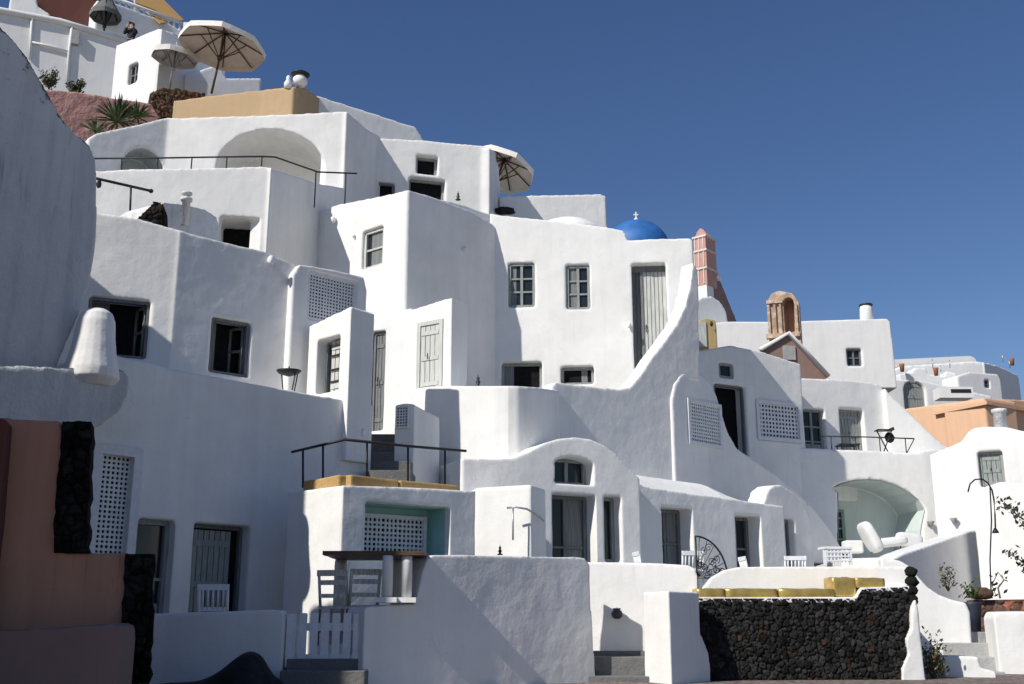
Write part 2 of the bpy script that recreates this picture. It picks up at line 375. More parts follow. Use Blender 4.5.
def win(h, F, r, style='casement', d=.25, frame='shutter', cols=2, rows=3, px=True, cut=True, arch=None, name=None, t=.07, label=None, curtain=None):
    """cut an opening and fit it out; r in survey pixels"""
    if cut: q = h.cutarch(F, r, d, arch, px) if arch is not None else h.cutrect(F, r, d, px)
    else: q = F.rect(r) if px else r
    s0, z0, s1, z1 = q; e = .02
    Q = (s0 - e, z0 - e, s1 + e, z1 + e)
    def go(root):
        if style in ('casement', 'glassdoor', 'dark'):
            nm = name or ('door' if style == 'glassdoor' else 'window')
            f = sub(nm, frame, root, lambda mb: frame_fill(mb, F, Q, d - .14, d - .05, t + e))
            def bars(mb):
                iw = (s1 - s0 - 2 * t); ih = z1 - z0 - 2 * t
                for i in range(1, cols): mb.fbox(F, s0 + t + iw * i / cols - .034, s0 + t + iw * i / cols + .034, d - .125, d - .07, z0 + t, z1 - t)
                for j in range(1, rows): mb.fbox(F, s0 + t, s1 - t, d - .12, d - .075, z0 + t + ih * j / rows - .022, z0 + t + ih * j / rows + .022)
                if style == 'glassdoor':
                    for i in range(cols):
                        a = s0 + t + iw * i / cols; b = s0 + t + iw * (i + 1) / cols
                        mb.fbox(F, a + .02, b - .02, d - .118, d - .08, z0 + t, z0 + t + ih * .28)
            if style != 'dark': sub('sash', frame, f, bars)
            sub('pane', 'glass' if style != 'dark' else 'dark', f, lambda mb: mb.fbox(F, s0 - e, s1 + e, d - .075, d - .06, z0 - e, z1 + e))  # glass, except the dark style: a black sheet painting the room's shade
            if curtain: sub('curtain', 'curtain', f, lambda mb: mb.fbox(F, s0 + (s1 - s0) * curtain[0], s0 + (s1 - s0) * curtain[1], d - .082, d - .0765, z0 + .03, z1 - .03))
            if label: f['label'] = label
        elif style == 'plank':
            f = sub(name or 'door', frame, root, lambda mb: planks(mb, F, (s0 + t, z0, s1 - t, z1 - t), d - .10, d - .05, max(3, int((s1 - s0) / .14))))
            sub('frame', frame, f, lambda mb: (mb.fbox(F, s0 - e, s0 + t, d - .13, d - .04, z0, z1 + e), mb.fbox(F, s1 - t, s1 + e, d - .13, d - .04, z0, z1 + e), mb.fbox(F, s0 + t, s1 - t, d - .13, d - .04, z1 - t, z1 + e)))
            c = (s0 + s1) / 2
            sub('handle', 'iron', f, lambda mb: mb.tube([F.w(c - .02, d - .16, z0 + (z1 - z0) * .46), F.w(c - .02, d - .17, z0 + (z1 - z0) * .50), F.w(c - .02, d - .16, z0 + (z1 - z0) * .54)], .014, 6))
            if label: f['label'] = label
        elif style == 'lattice':
            lattice(root, F, q, d)
        elif style == 'none': pass
    h.part(go); return q
def lattice(root, F, q, d, frame='lattice', fr=.07, pitch=.085, bar=.048, proud=.05, name='lattice_shutter'):
    s0, z0, s1, z1 = q
    f = sub(name, frame, root, lambda mb: frame_fill(mb, F, (s0 - .01, z0 - .01, s1 + .01, z1 + .01), d - .05 - proud, d - .02, fr))
    bar *= .86
    def grid(mb):
        a0, a1, b0, b1 = s0 + fr - .01, s1 - fr + .01, z0 + fr - .01, z1 - fr + .01
        ni = max(3, round((a1 - a0) / pitch)); nj = max(3, round((b1 - b0) / pitch)); rg = random.Random(int(a0 * 91 + b0 * 37))
        for i in range(ni + 1):
            c = a0 + (a1 - a0) * i / ni + rg.uniform(-.06, .06) * pitch; mb.fbox(F, max(a0, c - bar / 2), min(a1, c + bar / 2), d - .064, d - .046, b0, b1)
        for j in range(nj + 1):
            c = b0 + (b1 - b0) * j / nj + rg.uniform(-.05, .05) * pitch; mb.fbox(F, a0, a1, d - .067, d - .049, max(b0, c - bar / 2), min(b1, c + bar / 2))
    sub('lattice', frame, f, grid)
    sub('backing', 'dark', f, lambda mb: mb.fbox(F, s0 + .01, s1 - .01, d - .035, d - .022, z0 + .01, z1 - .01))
    return f
def slab_wall(name, label, F, top, depth, zb, mat='white', voxel=.05, cat='wall', group=None, soft=4, wave=.045):
    h = House(name, label, cat, mat, voxel, group, soft, wave, solid=True); h.face(F, top, depth, zb); return h.done()
def stone_panel(F, pts, o, size, seed=1, base=(.030, .029, .029), var=.5, relief=.05, step=.016, flip=1, red=.06):
    """a face of fitted stones: a fine sheet, bulged stone by stone, clipped to polygon pts [(s,z)]; returns MB"""
    rng = np.random.default_rng(seed)
    a = np.array(pts); s0, z0 = a.min(0); s1, z1 = a.max(0)
    ns = int((s1 - s0) / step) + 2; nz = int((z1 - z0) / step) + 2
    S, Z = np.meshgrid(np.linspace(s0, s1, ns), np.linspace(z0, z1, nz)); G = np.stack([S.ravel(), Z.ravel()], 1)
    gx = np.arange(s0 - size, s1 + size, size); gz = np.arange(z0 - size, z1 + size, size * .8)
    C = np.array([(x + (j % 2) * size * .5 + rng.uniform(-.38, .38) * size, z + rng.uniform(-.34, .34) * size) for j, z in enumerate(gz) for x in gx])
    WK = rng.uniform(-.22, .22, len(C)) * size; d1 = np.full(len(G), 9.); d2 = np.full(len(G), 9.); idx = np.zeros(len(G), int)
    wx = np.array([noise.noise(Vector((g[0] * 9, g[1] * 9, seed))) + .6 * noise.noise(Vector((g[0] * 24, g[1] * 24, seed + 9))) for g in G]) * size * .26
    G2 = G + np.stack([wx, -wx], 1)
    for k, c in enumerate(C):
        dd = np.hypot(G2[:, 0] - c[0], G2[:, 1] - c[1]) - WK[k]; m = dd < d1
        d2 = np.where(m, d1, np.minimum(d2, dd)); idx = np.where(m, k, idx); d1 = np.where(m, dd, d1)
    e = np.clip((d2 - d1) / (size * .35), 0, 1)
    prot = rng.uniform(.5, 1.1, len(C))
    hgt = relief * np.sqrt(e) * prot[idx] + np.array([noise.noise(Vector((g[0] * 26, g[1] * 26, seed + 3))) + .7 * noise.noise(Vector((g[0] * 60, g[1] * 60, seed + 5))) for g in G]) * relief * .30
    colk = rng.uniform(1 - var, 1 + var, len(C)); hue = rng.uniform(0, 1, len(C)) < red
    colr = np.array([np.array(base) * k * (np.array([1.6, 1.05, .9]) if hh else 1) for k, hh in zip(colk, hue)])
    cc = colr[idx] * (0.40 + .60 * np.clip(e * 2.6, 0, 1))[:, None]
    def inside(x, z):
        r = False; n = len(pts)
        for i in range(n):
            x1, y1 = pts[i]; x2, y2 = pts[(i + 1) % n]
            if (y1 > z) != (y2 > z) and x < (x2 - x1) * (z - y1) / (y2 - y1) + x1: r = not r
        return r
    ins = np.array([inside(x, z) for x, z in G])
    mb = MB(); mb.v = [F.w(G[i, 0], o - hgt[i] if ins[i] or True else o, G[i, 1]) for i in range(len(G))]
    for j in range(nz - 1):
        for i in range(ns - 1):
            q = (j * ns + i, j * ns + i + 1, (j + 1) * ns + i + 1, (j + 1) * ns + i)
            if all(ins[k] for k in q): mb.f.append(q); mb.sm.append(True)
    mb.c = np.concatenate([cc, np.ones((len(G), 1))], 1)
    return mb
SKY_STR, SKY_AIR, SKY_DUST, SKY_OZ, SUN_STR = .089, 1.0, .1, 3.2, 4.65
def lichen_mat():
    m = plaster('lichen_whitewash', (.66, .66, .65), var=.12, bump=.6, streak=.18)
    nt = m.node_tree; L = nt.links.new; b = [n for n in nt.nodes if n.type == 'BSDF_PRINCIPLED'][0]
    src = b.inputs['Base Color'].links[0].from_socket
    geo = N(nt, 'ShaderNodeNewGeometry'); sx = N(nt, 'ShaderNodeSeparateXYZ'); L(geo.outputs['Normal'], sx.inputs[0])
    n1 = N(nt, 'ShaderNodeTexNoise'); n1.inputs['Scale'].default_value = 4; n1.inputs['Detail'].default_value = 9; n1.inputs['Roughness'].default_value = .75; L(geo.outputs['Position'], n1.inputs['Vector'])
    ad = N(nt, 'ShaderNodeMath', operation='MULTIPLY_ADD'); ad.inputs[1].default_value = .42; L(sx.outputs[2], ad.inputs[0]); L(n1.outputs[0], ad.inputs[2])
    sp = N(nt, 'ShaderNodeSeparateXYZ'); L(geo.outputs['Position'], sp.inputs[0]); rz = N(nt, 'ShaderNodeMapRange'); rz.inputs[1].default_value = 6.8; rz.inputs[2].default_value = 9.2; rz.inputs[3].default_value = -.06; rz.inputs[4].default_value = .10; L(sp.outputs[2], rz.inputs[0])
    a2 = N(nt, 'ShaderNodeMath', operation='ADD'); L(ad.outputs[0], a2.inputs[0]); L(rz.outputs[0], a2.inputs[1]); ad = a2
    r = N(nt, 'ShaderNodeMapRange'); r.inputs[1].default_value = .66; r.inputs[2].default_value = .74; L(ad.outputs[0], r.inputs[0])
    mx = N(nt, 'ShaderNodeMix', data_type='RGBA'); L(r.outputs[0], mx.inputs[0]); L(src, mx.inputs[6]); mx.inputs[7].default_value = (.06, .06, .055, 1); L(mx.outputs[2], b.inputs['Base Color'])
    return m
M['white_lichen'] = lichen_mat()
def ground_mat():
    m, nt, b = _mat('stony_ground'); L = nt.links.new
    geo = N(nt, 'ShaderNodeNewGeometry'); v = N(nt, 'ShaderNodeTexVoronoi'); v.inputs['Scale'].default_value = 14; L(geo.outputs['Position'], v.inputs['Vector'])
    n1 = N(nt, 'ShaderNodeTexNoise'); n1.inputs['Scale'].default_value = 3; n1.inputs['Detail'].default_value = 6; L(geo.outputs['Position'], n1.inputs['Vector'])
    cr = N(nt, 'ShaderNodeValToRGB'); cr.color_ramp.elements[0].color = (.16, .10, .08, 1); cr.color_ramp.elements[1].color = (.34, .30, .27, 1)
    sx = N(nt, 'ShaderNodeSeparateColor'); L(v.outputs['Color'], sx.inputs[0]); L(sx.outputs[0], cr.inputs[0])
    mx = N(nt, 'ShaderNodeMix', data_type='RGBA', blend_type='MULTIPLY'); mx.inputs[0].default_value = .5; L(cr.outputs[0], mx.inputs[6]); L(n1.outputs['Color'], mx.inputs[7]); L(mx.outputs[2], b.inputs['Base Color'])
    bp = N(nt, 'ShaderNodeBump'); bp.inputs['Distance'].default_value = .03; bp.invert = True; L(v.outputs['Distance'], bp.inputs['Height']); L(bp.outputs[0], b.inputs['Normal'])
    b.inputs['Roughness'].default_value = .95
    return m
M['ground'] = ground_mat()
# ================================================================ FRONT LEFT
# ---- tall rounded house wall at far left
FB = Fac((0, 200, 13.16), (95, 200, 14.0))
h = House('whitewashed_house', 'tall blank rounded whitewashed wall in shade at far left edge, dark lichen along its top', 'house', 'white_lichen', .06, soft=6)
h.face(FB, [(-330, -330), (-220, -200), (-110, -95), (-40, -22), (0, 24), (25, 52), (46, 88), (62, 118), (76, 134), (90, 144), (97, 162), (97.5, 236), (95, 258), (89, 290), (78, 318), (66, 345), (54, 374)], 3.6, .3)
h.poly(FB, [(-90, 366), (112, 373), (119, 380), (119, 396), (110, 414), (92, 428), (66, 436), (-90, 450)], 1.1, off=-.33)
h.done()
# ---- front left house with lattice door
FC = Fac((120, 357, 15.0), (370, 405, 18.7))
h = House('whitewashed_house', 'shaded white house front with lattice door and two grey doorways by the stone edged wall', 'house', 'white', .05)
h.face(FC, [(20, 372), (60, 366), (100, 352), (120, 356), (180, 370), (240, 381), (300, 392), (340, 399), (373, 405)], 2.2, .3)
lq = h.cutrect(FC, (84, 446, 133, 640), .12)
h.part(lambda r: lattice(r, FC, (lq[0], lq[1], lq[2], lq[3]), .12, fr=.13, proud=.13, pitch=.068, bar=.036, name='lattice_door'))
win(h, FC, (134, 519, 172, 640), 'glassdoor', .30, 'shutter', 1, 2)
q3 = h.cutrect(FC, (191, 524, 248, 640), .34)
def _d3(root):
    s0, z0, s1, z1 = q3
    f = sub('door', 'shutter_dk', root, lambda mb: frame_fill(mb, FC, (s0 - .02, z0, s1 + .02, z1 + .02), .20, .30, .08))
    sub('pane', 'dark', f, lambda mb: mb.fbox(FC, s0 - .02, s1 + .02, .27, .29, z0, z1 + .02))  # no glass: black sheet stands in for shade inside the doorway
    sub('panel', 'shutter', f, lambda mb: planks(mb, FC, (s0 + .08, z0, s0 + (s1 - s0) * .76, z1 - .09), .17, .235, 7))
h.part(_d3)
h.done()
# wall lump / chimney
p0 = P(91, 374, 13.95)
mb = MB(); mb.lathe([(.37, -.16), (.38, -.06), (.35, .06), (.305, .27), (.27, .5), (.25, .72), (.21, .83), (.12, .89), (.02, .905)], (p0.x, p0.y, p0.z), 20, 1.0, .9)
mb.v = [q + (Vector((-.55, .62, 0)) * max(0, p0.z - .03 - q.z) * 1.3) for q in mb.v]
h = House('chimney_stump', 'rounded sunlit whitewashed chimney stump at the left corner of the shaded house', 'chimney', 'white', .03, solid=True, soft=3, wave=.05); h.shape(mb); h.done()
# ---- middle left house with two open windows
FD = Fac((95, 212, 17.0), (240, 247, 18.5))
FD = Fac((60, 206, 16.9), (182, 232, 17.6)); FD2 = Fac((182, 232, 17.6), (303, 268, 19.1))
h = House('whitewashed_house', 'half shaded whitewashed house with two deep open windows above the terrace at left', 'house', 'white', .05)
h.face(FD, [(60, 204), (95, 212), (140, 219), (183, 231)], 1.6, 3.6)
h.face(FD2, [(180, 230), (200, 236), (240, 246), (262, 250), (290, 262), (302, 268)], 1.7, 3.6)
wq1 = h.cutrect(FD, (86, 298, 149, 357), .45); wq2 = h.cutrect(FD2, (210, 319, 250, 375), .45)
def _openwin(F, q, mat='shutter_dk'):
    def go(root):
        s0, z0, s1, z1 = q
        f = sub('window', mat, root, lambda mb: frame_fill(mb, F, (s0 - .02, z0 - .02, s1 + .02, z1 + .02), .06, .17, .075))
        sub('pane', 'dark', f, lambda mb: mb.fbox(F, s0 - .02, s1 + .02, .40, .42, z0 - .02, z1 + .02))  # black sheet deep in the opening, painted as the unlit room
        sub('curtain', 'curtain', f, lambda mb: mb.fbox(F, s0 + .02, s0 + (s1 - s0) * .34, .375, .39, z0, z1))
        def leaf(mb):
            a = F.w(s1 - .08, .16, 0); 
            b = F.w(s1 - .20, .40, 0)
            for zz0, zz1 in ((z0 + .06, z0 + .06), (z1 - .08, z1 - .08), ((z0 + z1) / 2, (z0 + z1) / 2)):
                mb.tube([(a.x, a.y, (zz0 + zz1) / 2), (b.x, b.y, (zz0 + zz1) / 2)], .03, 4)
            for p in (a, b): mb.tube([(p.x, p.y, z0 + .06), (p.x, p.y, z1 - .08)], .03, 4)
        sub('sash', mat, f, leaf)
    return go
h.part(_openwin(FD, wq1)); h.part(_openwin(FD2, wq2))
h.done()
# small flue block and cinder slope on that roof
FDf = Fac((160, 205, 18.6), (222, 236, 20.0))
h = House('roof_block', 'low whitewashed roof block with a small vent pipe above the left windows', 'roof block', 'white_old', .05)
h.face(FDf, [(158, 206), (164, 202), (184, 204), (205, 209), (217, 217), (221, 238)], 1.0, 7.0)
def _vent(root):
    p = P(186, 207, 18.8)
    sub('vent_pipe', 'white_old', root, lambda mb: mb.lathe([(.075, -.35), (.075, .12), (.11, .12), (.11, .17), (.05, .19), (.05, .24), (.10, .25), (.10, .28), (.02, .29)], p, 12))
h.part(_vent); h.done()
FDs = Fac((128, 222, 18.0), (162, 226, 18.1))
mb = stone_panel(FDs, [FDs.uv(131, 226), FDs.uv(163, 228), FDs.uv(162, 203), FDs.uv(154, 202)], 0, .13, 31, base=(.03, .03, .03), relief=.06)
mb2 = MB(); pts = [FDs.uv(130, 230), FDs.uv(164, 230), FDs.uv(163, 204), FDs.uv(154, 203)]
v, f = poly_prism(FDs, pts, .02, .6); n0 = len(mb.v); mb.c = np.concatenate([mb.c, np.tile([[.02, .02, .02, 1]], (len(v), 1))]); mb.add(v, f)
o = mb.build('cinder_slope', 'stone'); tag(o, 'dark cinder stone wedge beside the roof block with vent pipe', 'stone wedge')
# framed lattice shutter at the end of that house
FH = Fac((300, 270, 18.9), (366, 292, 19.9))
h = House('shutter_bay', 'thick whitewashed frame holding a wide lattice shutter above the boxed window', 'wall bay', 'white', .05)
h.face(FH, [(293, 274), (300, 264), (312, 266), (340, 271), (364, 277), (367, 290)], .9, 4.6)
hq = h.cutrect(FH, (308, 275, 358, 324), .14)
h.part(lambda r: lattice(r, FH, hq, .14, fr=.07, pitch=.066, bar=.032, name='lattice_shutter'))
h.done()
# boxed shuttered window bay (lit face + shaded face)
FF1 = Fac((310, 330, 18.9), (350, 310, 18.15)); FF2 = Fac((350, 310, 18.15), (373, 313, 18.62))
h = House('window_bay', 'white box bay with an open grey plank shutter, above the end of the shaded house', 'window bay', 'white', .04)
a = FF1.w(0, 0, 0); b = FF1.w(FF1.len, 0, 0); c = FF2.w(FF2.len, 0, 0); zt = [FF1.uv(310, 326)[1], FF1.uv(350, 307)[1], FF2.uv(373, 312)[1]]
h.face(FF1, [(309, 326), (330, 316), (351, 307)], .55, 4.2)
r1 = FF1.w(0, .5, 0); r2 = FF1.w(FF1.len - .12, .5, 0); r3 = FF1.w(FF1.len - .12, .03, 0)
h.plan([(b.x, b.y), (c.x, c.y), (c.x - .7, c.y + .85), (r1.x, r1.y + .5), (r1.x, r1.y), (r2.x, r2.y), (r3.x, r3.y)], 4.2, [zt[1], zt[2], zt[2], zt[0], zt[0], zt[1], zt[1]])
fq = h.cutrect(FF1, (316, 338, 339, 392), .34)
def _f(root):
    s0, z0, s1, z1 = fq
    f = sub('window', 'shutter', root, lambda mb: frame_fill(mb, FF1, (s0 - .02, z0, s1 + .02, z1 + .02), .22, .30, .05))
    sub('pane', 'glass', f, lambda mb: mb.fbox(FF1, s0 - .02, s1 + .02, .28, .295, z0, z1))
    g = sub('shutter', 'shutter_lt', f, lambda mb: planks(mb, FF1, (s0 + (s1 - s0) * .34, z0 + .02, s1, z1 - .03), .17, .215, 4, 2))
    for k in (.2, .42, .68, .86): sub('hinge', 'iron', g, lambda mb: mb.fbox(FF1, s0 + (s1 - s0) * .36, s1 - .02, .135, .15, z0 + (z1 - z0) * k, z0 + (z1 - z0) * k + .03))
h.part(_f); h.done()
# recessed wall with tall grey door, right of the bay
FJ = Fac((366, 318, 24.4), (410, 308, 23.9))
h = House('recessed_wall', 'recessed white wall with a tall narrow grey door at the head of the dark steps', 'wall', 'white', .05)
h.face(FJ, [(360, 320), (385, 314), (412, 308)], .7, 3.2)
win(h, FJ, (370, 331, 384, 431), 'plank', .22, 'shutter_dk', label=None)
h.done()
# white portal slab with weathered door
FK = Fac((404, 312, 23.5), (451, 299, 22.8)); FKb = Fac((451, 299, 22.8), (462, 301, 23.2))
h = House('door_portal', 'thick white portal slab holding a weathered pale grey double door', 'portal', 'white', .04)
h.face(FK, [(404, 312), (430, 304), (445, 299), (452, 298)], .62, 4.2)
win(h, FK, (418, 322, 442, 392), 'plank', .10, 'shutter_lt')
h.done()

# ---- house with corner (lit left face, shaded right face)
FI1 = Fac((318, 210, 26.6), (408, 190, 24.5)); FI2 = Fac((408, 190, 24.5), (505, 238, 27.2))
h = House('whitewashed_house', 'tall cornered house, left face sunlit and right face shaded, a small window in each', 'house', 'white', .06)
h.face(FI1, [(316, 212), (335, 205), (370, 198), (409, 189.5)], 1.6, 5.0)
h.face(FI2, [(407, 189.5), (425, 194), (450, 203), (475, 213), (493, 224), (505, 239)], .6, 4.6)
win(h, FI1, (362, 229, 382, 267), 'casement', .22, 'shutter_lt', 1, 2, curtain=(.3, .95))
win(h, FI2, (433, 236, 449, 274), 'casement', .35, 'shutter_dk', 2, 2)
h.done()
# ---- main facade with two casements and the door
FN = Fac((500, 215, 26.9), (692, 238, 26.5))
h = House('whitewashed_house', 'broad sunlit facade with two casement windows and a tall weathered door at its right end', 'house', 'white', .06)
h.face(FN, [(490, 213), (501, 215), (540, 219), (600, 226), (624, 230), (627, 240), (650, 239), (690, 238), (693, 241)], 2.6, 4.4)
win(h, FN, (508, 262.5, 535, 307), 'casement', .20, 'shutter', 2, 3, curtain=(.1, .3))
win(h, FN, (566, 264.5, 590, 309), 'casement', .22, 'shutter', 2, 3, curtain=(.04, .52))
win(h, FN, (501, 362, 542, 389), 'dark', .30, 'shutter', name='low_window', curtain=(.02, .3))
win(h, FN, (561, 366, 594, 384), 'dark', .30, 'shutter', name='low_window', curtain=(.62, .8))
nq = h.cutrect(FN, (633, 263, 668, 372), .42)
def _nd(root):
    s0, z0, s1, z1 = nq; k = s0 + (s1 - s0) * .32
    f = sub('door', 'shutter_lt', root, lambda mb: planks(mb, FN, (k, z0, s1, z1 - .16), .27, .34, 6, 0))
    sub('frame', 'shutter_dk', f, lambda mb: (mb.fbox(FN, s0 - .02, s1 + .02, .24, .38, z1 - .16, z1 + .02), mb.fbox(FN, k - .07, k, .24, .38, z0, z1 - .16)))
    sub('side_panel', 'shutter_dk', f, lambda mb: planks(mb, FN, (s0, z0, k - .07, z1 - .16), .30, .36, 2, 0))
    sub('handle', 'iron', f, lambda mb: mb.tube([FN.w(k + .06, .24, z0 + 1.1), FN.w(k + .05, .22, z0 + 1.2), FN.w(k + .06, .24, z0 + 1.3)], .016, 6))
h.part(_nd); h.done()
# low dome bump behind main facade
p0 = P(568, 230, 28.8)
mb = MB(); mb.lathe([(1.1, -.6), (1.08, -.3), (.95, -.02), (.7, .17), (.4, .28), (.15, .32), (.02, .325)], p0, 28, 1.0, .8); h = House('roof_dome', 'low white roof hump behind the parapet of the broad facade', 'roof dome', 'white', .06, solid=True); h.shape(mb); h.done()
# ---- curved terrace wall below the main facade
def XY(px, py, Y):
    p = P(px, py, Y); return (p.x, p.y), p.z
pl = [(412, 392, 22.8), (416, 388.5, 22.3), (428, 386.5, 21.85), (450, 386, 21.5), (475, 386, 21.2), (497, 386, 21.0), (508, 386, 20.95), (518, 386, 21.0), (527, 386.3, 21.15), (535, 387, 21.38), (543, 388, 21.7), (551, 389, 22.05), (558, 390, 22.42), (563, 391, 23.0), (566, 393, 24.4)]
xy = []; zz = []
for q in pl:
    a, z = XY(*q); xy.append(a); zz.append(z)
zm = 4.36 + 1.6
xy2 = xy + [(xy[-1][0] - .3, 25.6), (xy[0][0] - .1, 25.4)]
h = House('terrace_wall', 'smooth curved white terrace wall bulging below the two lowest windows', 'wall', 'white', .06, solid=True)
h.plan(xy2, 2.4, zz + [zm - .1, zm - .1]); h.done()
# ---- sweeping stair parapet mass
FM = Fac((556, 385, 22.5), (699, 300, 25.2))
h = House('stair_parapet', 'large whitewashed stair wall whose top edge swoops up to the tall weathered door', 'stair wall', 'white', .06, solid=True)
h.face(FM, [(552, 386), (556, 382), (580, 385), (618, 389), (630, 387), (641, 374), (652, 357), (664, 342), (675, 326)], .42, 2.6)
h.poly(FM, [(668, 337), (676, 325), (685, 306), (690.5, 284), (693, 262), (698, 270), (699, 300), (700, 380), (668, 380)], .42)
h.done()
# stairs behind
mb = MB()
for i in range(9):
    s = FM.uv(632, 388)[0] + i * .32; z = FM.uv(634, 386)[1] - .75 + i * .22
    mb.fbox(FM, s, s + .34, .43, 1.6, z - 2, z)
o = mb.build('stairs', 'white'); tag(o, 'hidden white steps climbing behind the swooping stair wall to the tall door', 'stairs')
# ---- dome-topped block with lattice window and the stair wall falling right
FP = Fac((672, 440, 24.44), (815, 500, 28.5))
h = House('domed_block', 'dome topped white block with a square lattice window, its edge sloping down to the right', 'wall block', 'white', .06, soft=10)
h.face(FP, [(672, 400), (675, 384), (681, 375), (690, 369.5), (700, 372), (710, 381), (717, 394), (722, 412), (728, 432), (737, 448), (752, 458), (775, 473), (795, 489), (812, 506), (828, 526), (842, 548)], 1.5, 3.0)
pq = h.cutrect(FP, (688, 402, 721, 446), .06)
h.part(lambda r: lattice(r, FP, pq, .06, fr=.08, pitch=.085, bar=.045, proud=.05, name='lattice_window'))
h.done()

# ---- arched house
FE1 = Fac((465, 460, 19.7), (640, 480, 21.35)); FE2 = Fac((638, 480, 21.75), (785, 500, 24.1))
h = House('whitewashed_house', 'whitewashed barrel vault house with an arched gable, fanlight and double door', 'house', 'white', .05)
top = [(462, 458), (490, 459), (512, 458), (530, 451), (545, 443), (560, 438.5), (575, 437), (590, 439), (604, 445), (616, 454), (628, 466), (640, 478)]
h.face(FE1, top, 1.6, 1.9)
uv = lambda p: FE1.uv(*p)
win(h, FE1, (555, 457, 594, 484), 'casement', .46, 'shutter', 2, 1, arch=.14, name='fanlight')
win(h, FE1, (553, 494, 597, 600), 'glassdoor', .52, 'shutter_dk', 2, 2, curtain=(.5, .93))
win(h, FE1, (605, 496, 622, 562), 'casement', .42, 'shutter', 1, 1, name='side_window')
h.done()
h = House('whitewashed_house', 'low white annex with a sagging rounded roof and two dark doorways behind the chairs', 'house', 'white', .05)
h.face(FE2, [(636, 481), (645, 486), (680, 492), (720, 497), (760, 503), (784, 506)], 1.3, 1.9)
# rounded roof back
a0 = FE2.uv(640, 487); a1 = FE2.uv(784, 506)
mb = MB(); vs = []; fs = []; nn = 12
for i in range(nn + 1):
    s = -.1 + (FE2.uv(778, 500)[0] + .1) * i / nn
    for j in range(9):
        o_ = .12 + 1.75 * j / 8; zt = a0[1] + (a1[1] - a0[1]) * i / nn - .06 + (.52 * sin(pi * min(1, j / 8 * 1.0) * .8)) * (0.15 + .85 * min(1, (nn - i) / 4))
        vs.append(FE2.w(s, o_, zt))
for i in range(nn):
    for j in range(8): fs.append((i * 9 + j, i * 9 + j + 1, (i + 1) * 9 + j + 1, (i + 1) * 9 + j))
nv = len(vs); vs += [Vector((q.x, q.y, a0[1] - .30)) for q in vs]
fs2 = [tuple(k + nv for k in f)[::-1] for f in fs]
ring = [i * 9 for i in range(nn + 1)] + [nn * 9 + j for j in range(1, 9)] + [i * 9 + 8 for i in range(nn - 1, -1, -1)] + [j for j in range(7, 0, -1)]
fs3 = [(ring[i], ring[(i + 1) % len(ring)], ring[(i + 1) % len(ring)] + nv, ring[i] + nv) for i in range(len(ring))]
mb.add(vs, fs + fs2 + fs3); h.shape(mb)
win(h, FE2, (663, 508, 694, 610), 'glassdoor', .52, 'shutter_dk', 2, 3, curtain=(.6, .95))
win(h, FE2, (737, 516, 763, 610), 'glassdoor', .52, 'shutter_dk', 2, 3)
h.done()
FE3 = Fac((757, 500, 23.9), (826, 520, 25.4))
h = House('whitewashed_house', 'small rounded white gable with one narrow doorway at the end of the low annex', 'house', 'white', .06)
h.face(FE3, [(764, 502), (768, 490), (774, 485), (781, 484.5), (792, 491), (805, 503), (812, 522), (814, 548)], .5, 1.9)
win(h, FE3, (783, 519, 797, 610), 'plank', .3, 'shutter_dk')
h.done()
# block with handrail at left of arched house
FQ1 = Fac((476, 486, 19.0), (531, 485, 18.5)); FQ2 = Fac((531, 485, 18.5), (546, 487, 19.1))
h = House('wall_block', 'plain white wall block with a thin handrail left of the arched double door', 'wall block', 'white', .05)
a = FQ1.w(0, 0, 0); b = FQ1.w(FQ1.len, 0, 0); c = FQ2.w(FQ2.len, 0, 0); zt = FQ1.uv(520, 485)[1]
h.plan([(a.x, a.y), (b.x, b.y), (c.x, c.y), (c.x - .5, c.y + .6), (a.x - .4, a.y + 1.4)], 1.0, zt)
def _hr(root):
    sub('handrail', 'steel', root, lambda mb: (mb.tube([P(507, 508, 18.35), P(515, 507, 18.3), P(527, 509, 18.25), P(540, 517, 18.5), P(544, 521, 18.8)], .018, 6), mb.tube([P(513, 507.5, 18.3), P(513, 540, 18.3)], .015, 6)))
h.part(_hr); h.done()

# ---- plunge-pool terrace block with turquoise niche
FG1 = Fac((289, 487, 16.25), (343, 485, 15.4)); FG2 = Fac((343, 485, 15.4), (476, 490, 16.85))
h = House('terrace_block', 'square white terrace block with a turquoise niche and railing on top, behind the table', 'terrace', 'white', .04)
a = FG1.w(0, 0, 0); zt = FG2.uv(343, 485)[1]
h.face(FG2, [(343, 485), (400, 487), (476, 491)], 1.5, .4)
e = FG2.w(.3, 1.45, 0); b = FG2.w(.3, .06, 0)
h.plan([(a.x, a.y), (FG2.w(0, 0, 0).x, FG2.w(0, 0, 0).y), (b.x, b.y), (e.x, e.y), (a.x - .1, a.y + .6)], .4, zt)
h.shape(MB()) if False else None
gq = h.cutrect(FG2, (365, 504, 450, 556), .62)
def _niche(root):
    s0, z0, s1, z1 = gq
    def lin(mb):
        mb.fbox(FG2, s0 - .03, s1 + .03, 0.59, 0.61, z0 - .05, z1 + .03)
        mb.fbox(FG2, s1 - .012, s1 + .03, .12, .59, z0 - .05, z1 + .03)
        mb.fbox(FG2, s0 - .03, s0 + .012, .12, .59, z0 - .05, z1 + .03)
        mb.fbox(FG2, s0, s1, .12, .59, z1 - .012, z1 + .03)
        mb.fbox(FG2, s0, s1, .12, .59, z0 - .05, z0 + .012)
    f = sub('niche', 'teal', root, lin)
    lattice(root, FG2, (s0 + .03, z0 + .04, s1 - .10, z1 - .13), .60, 'lattice', fr=.05, pitch=.075, bar=.038, name='lattice_window')
h.part(_niche); h.done()
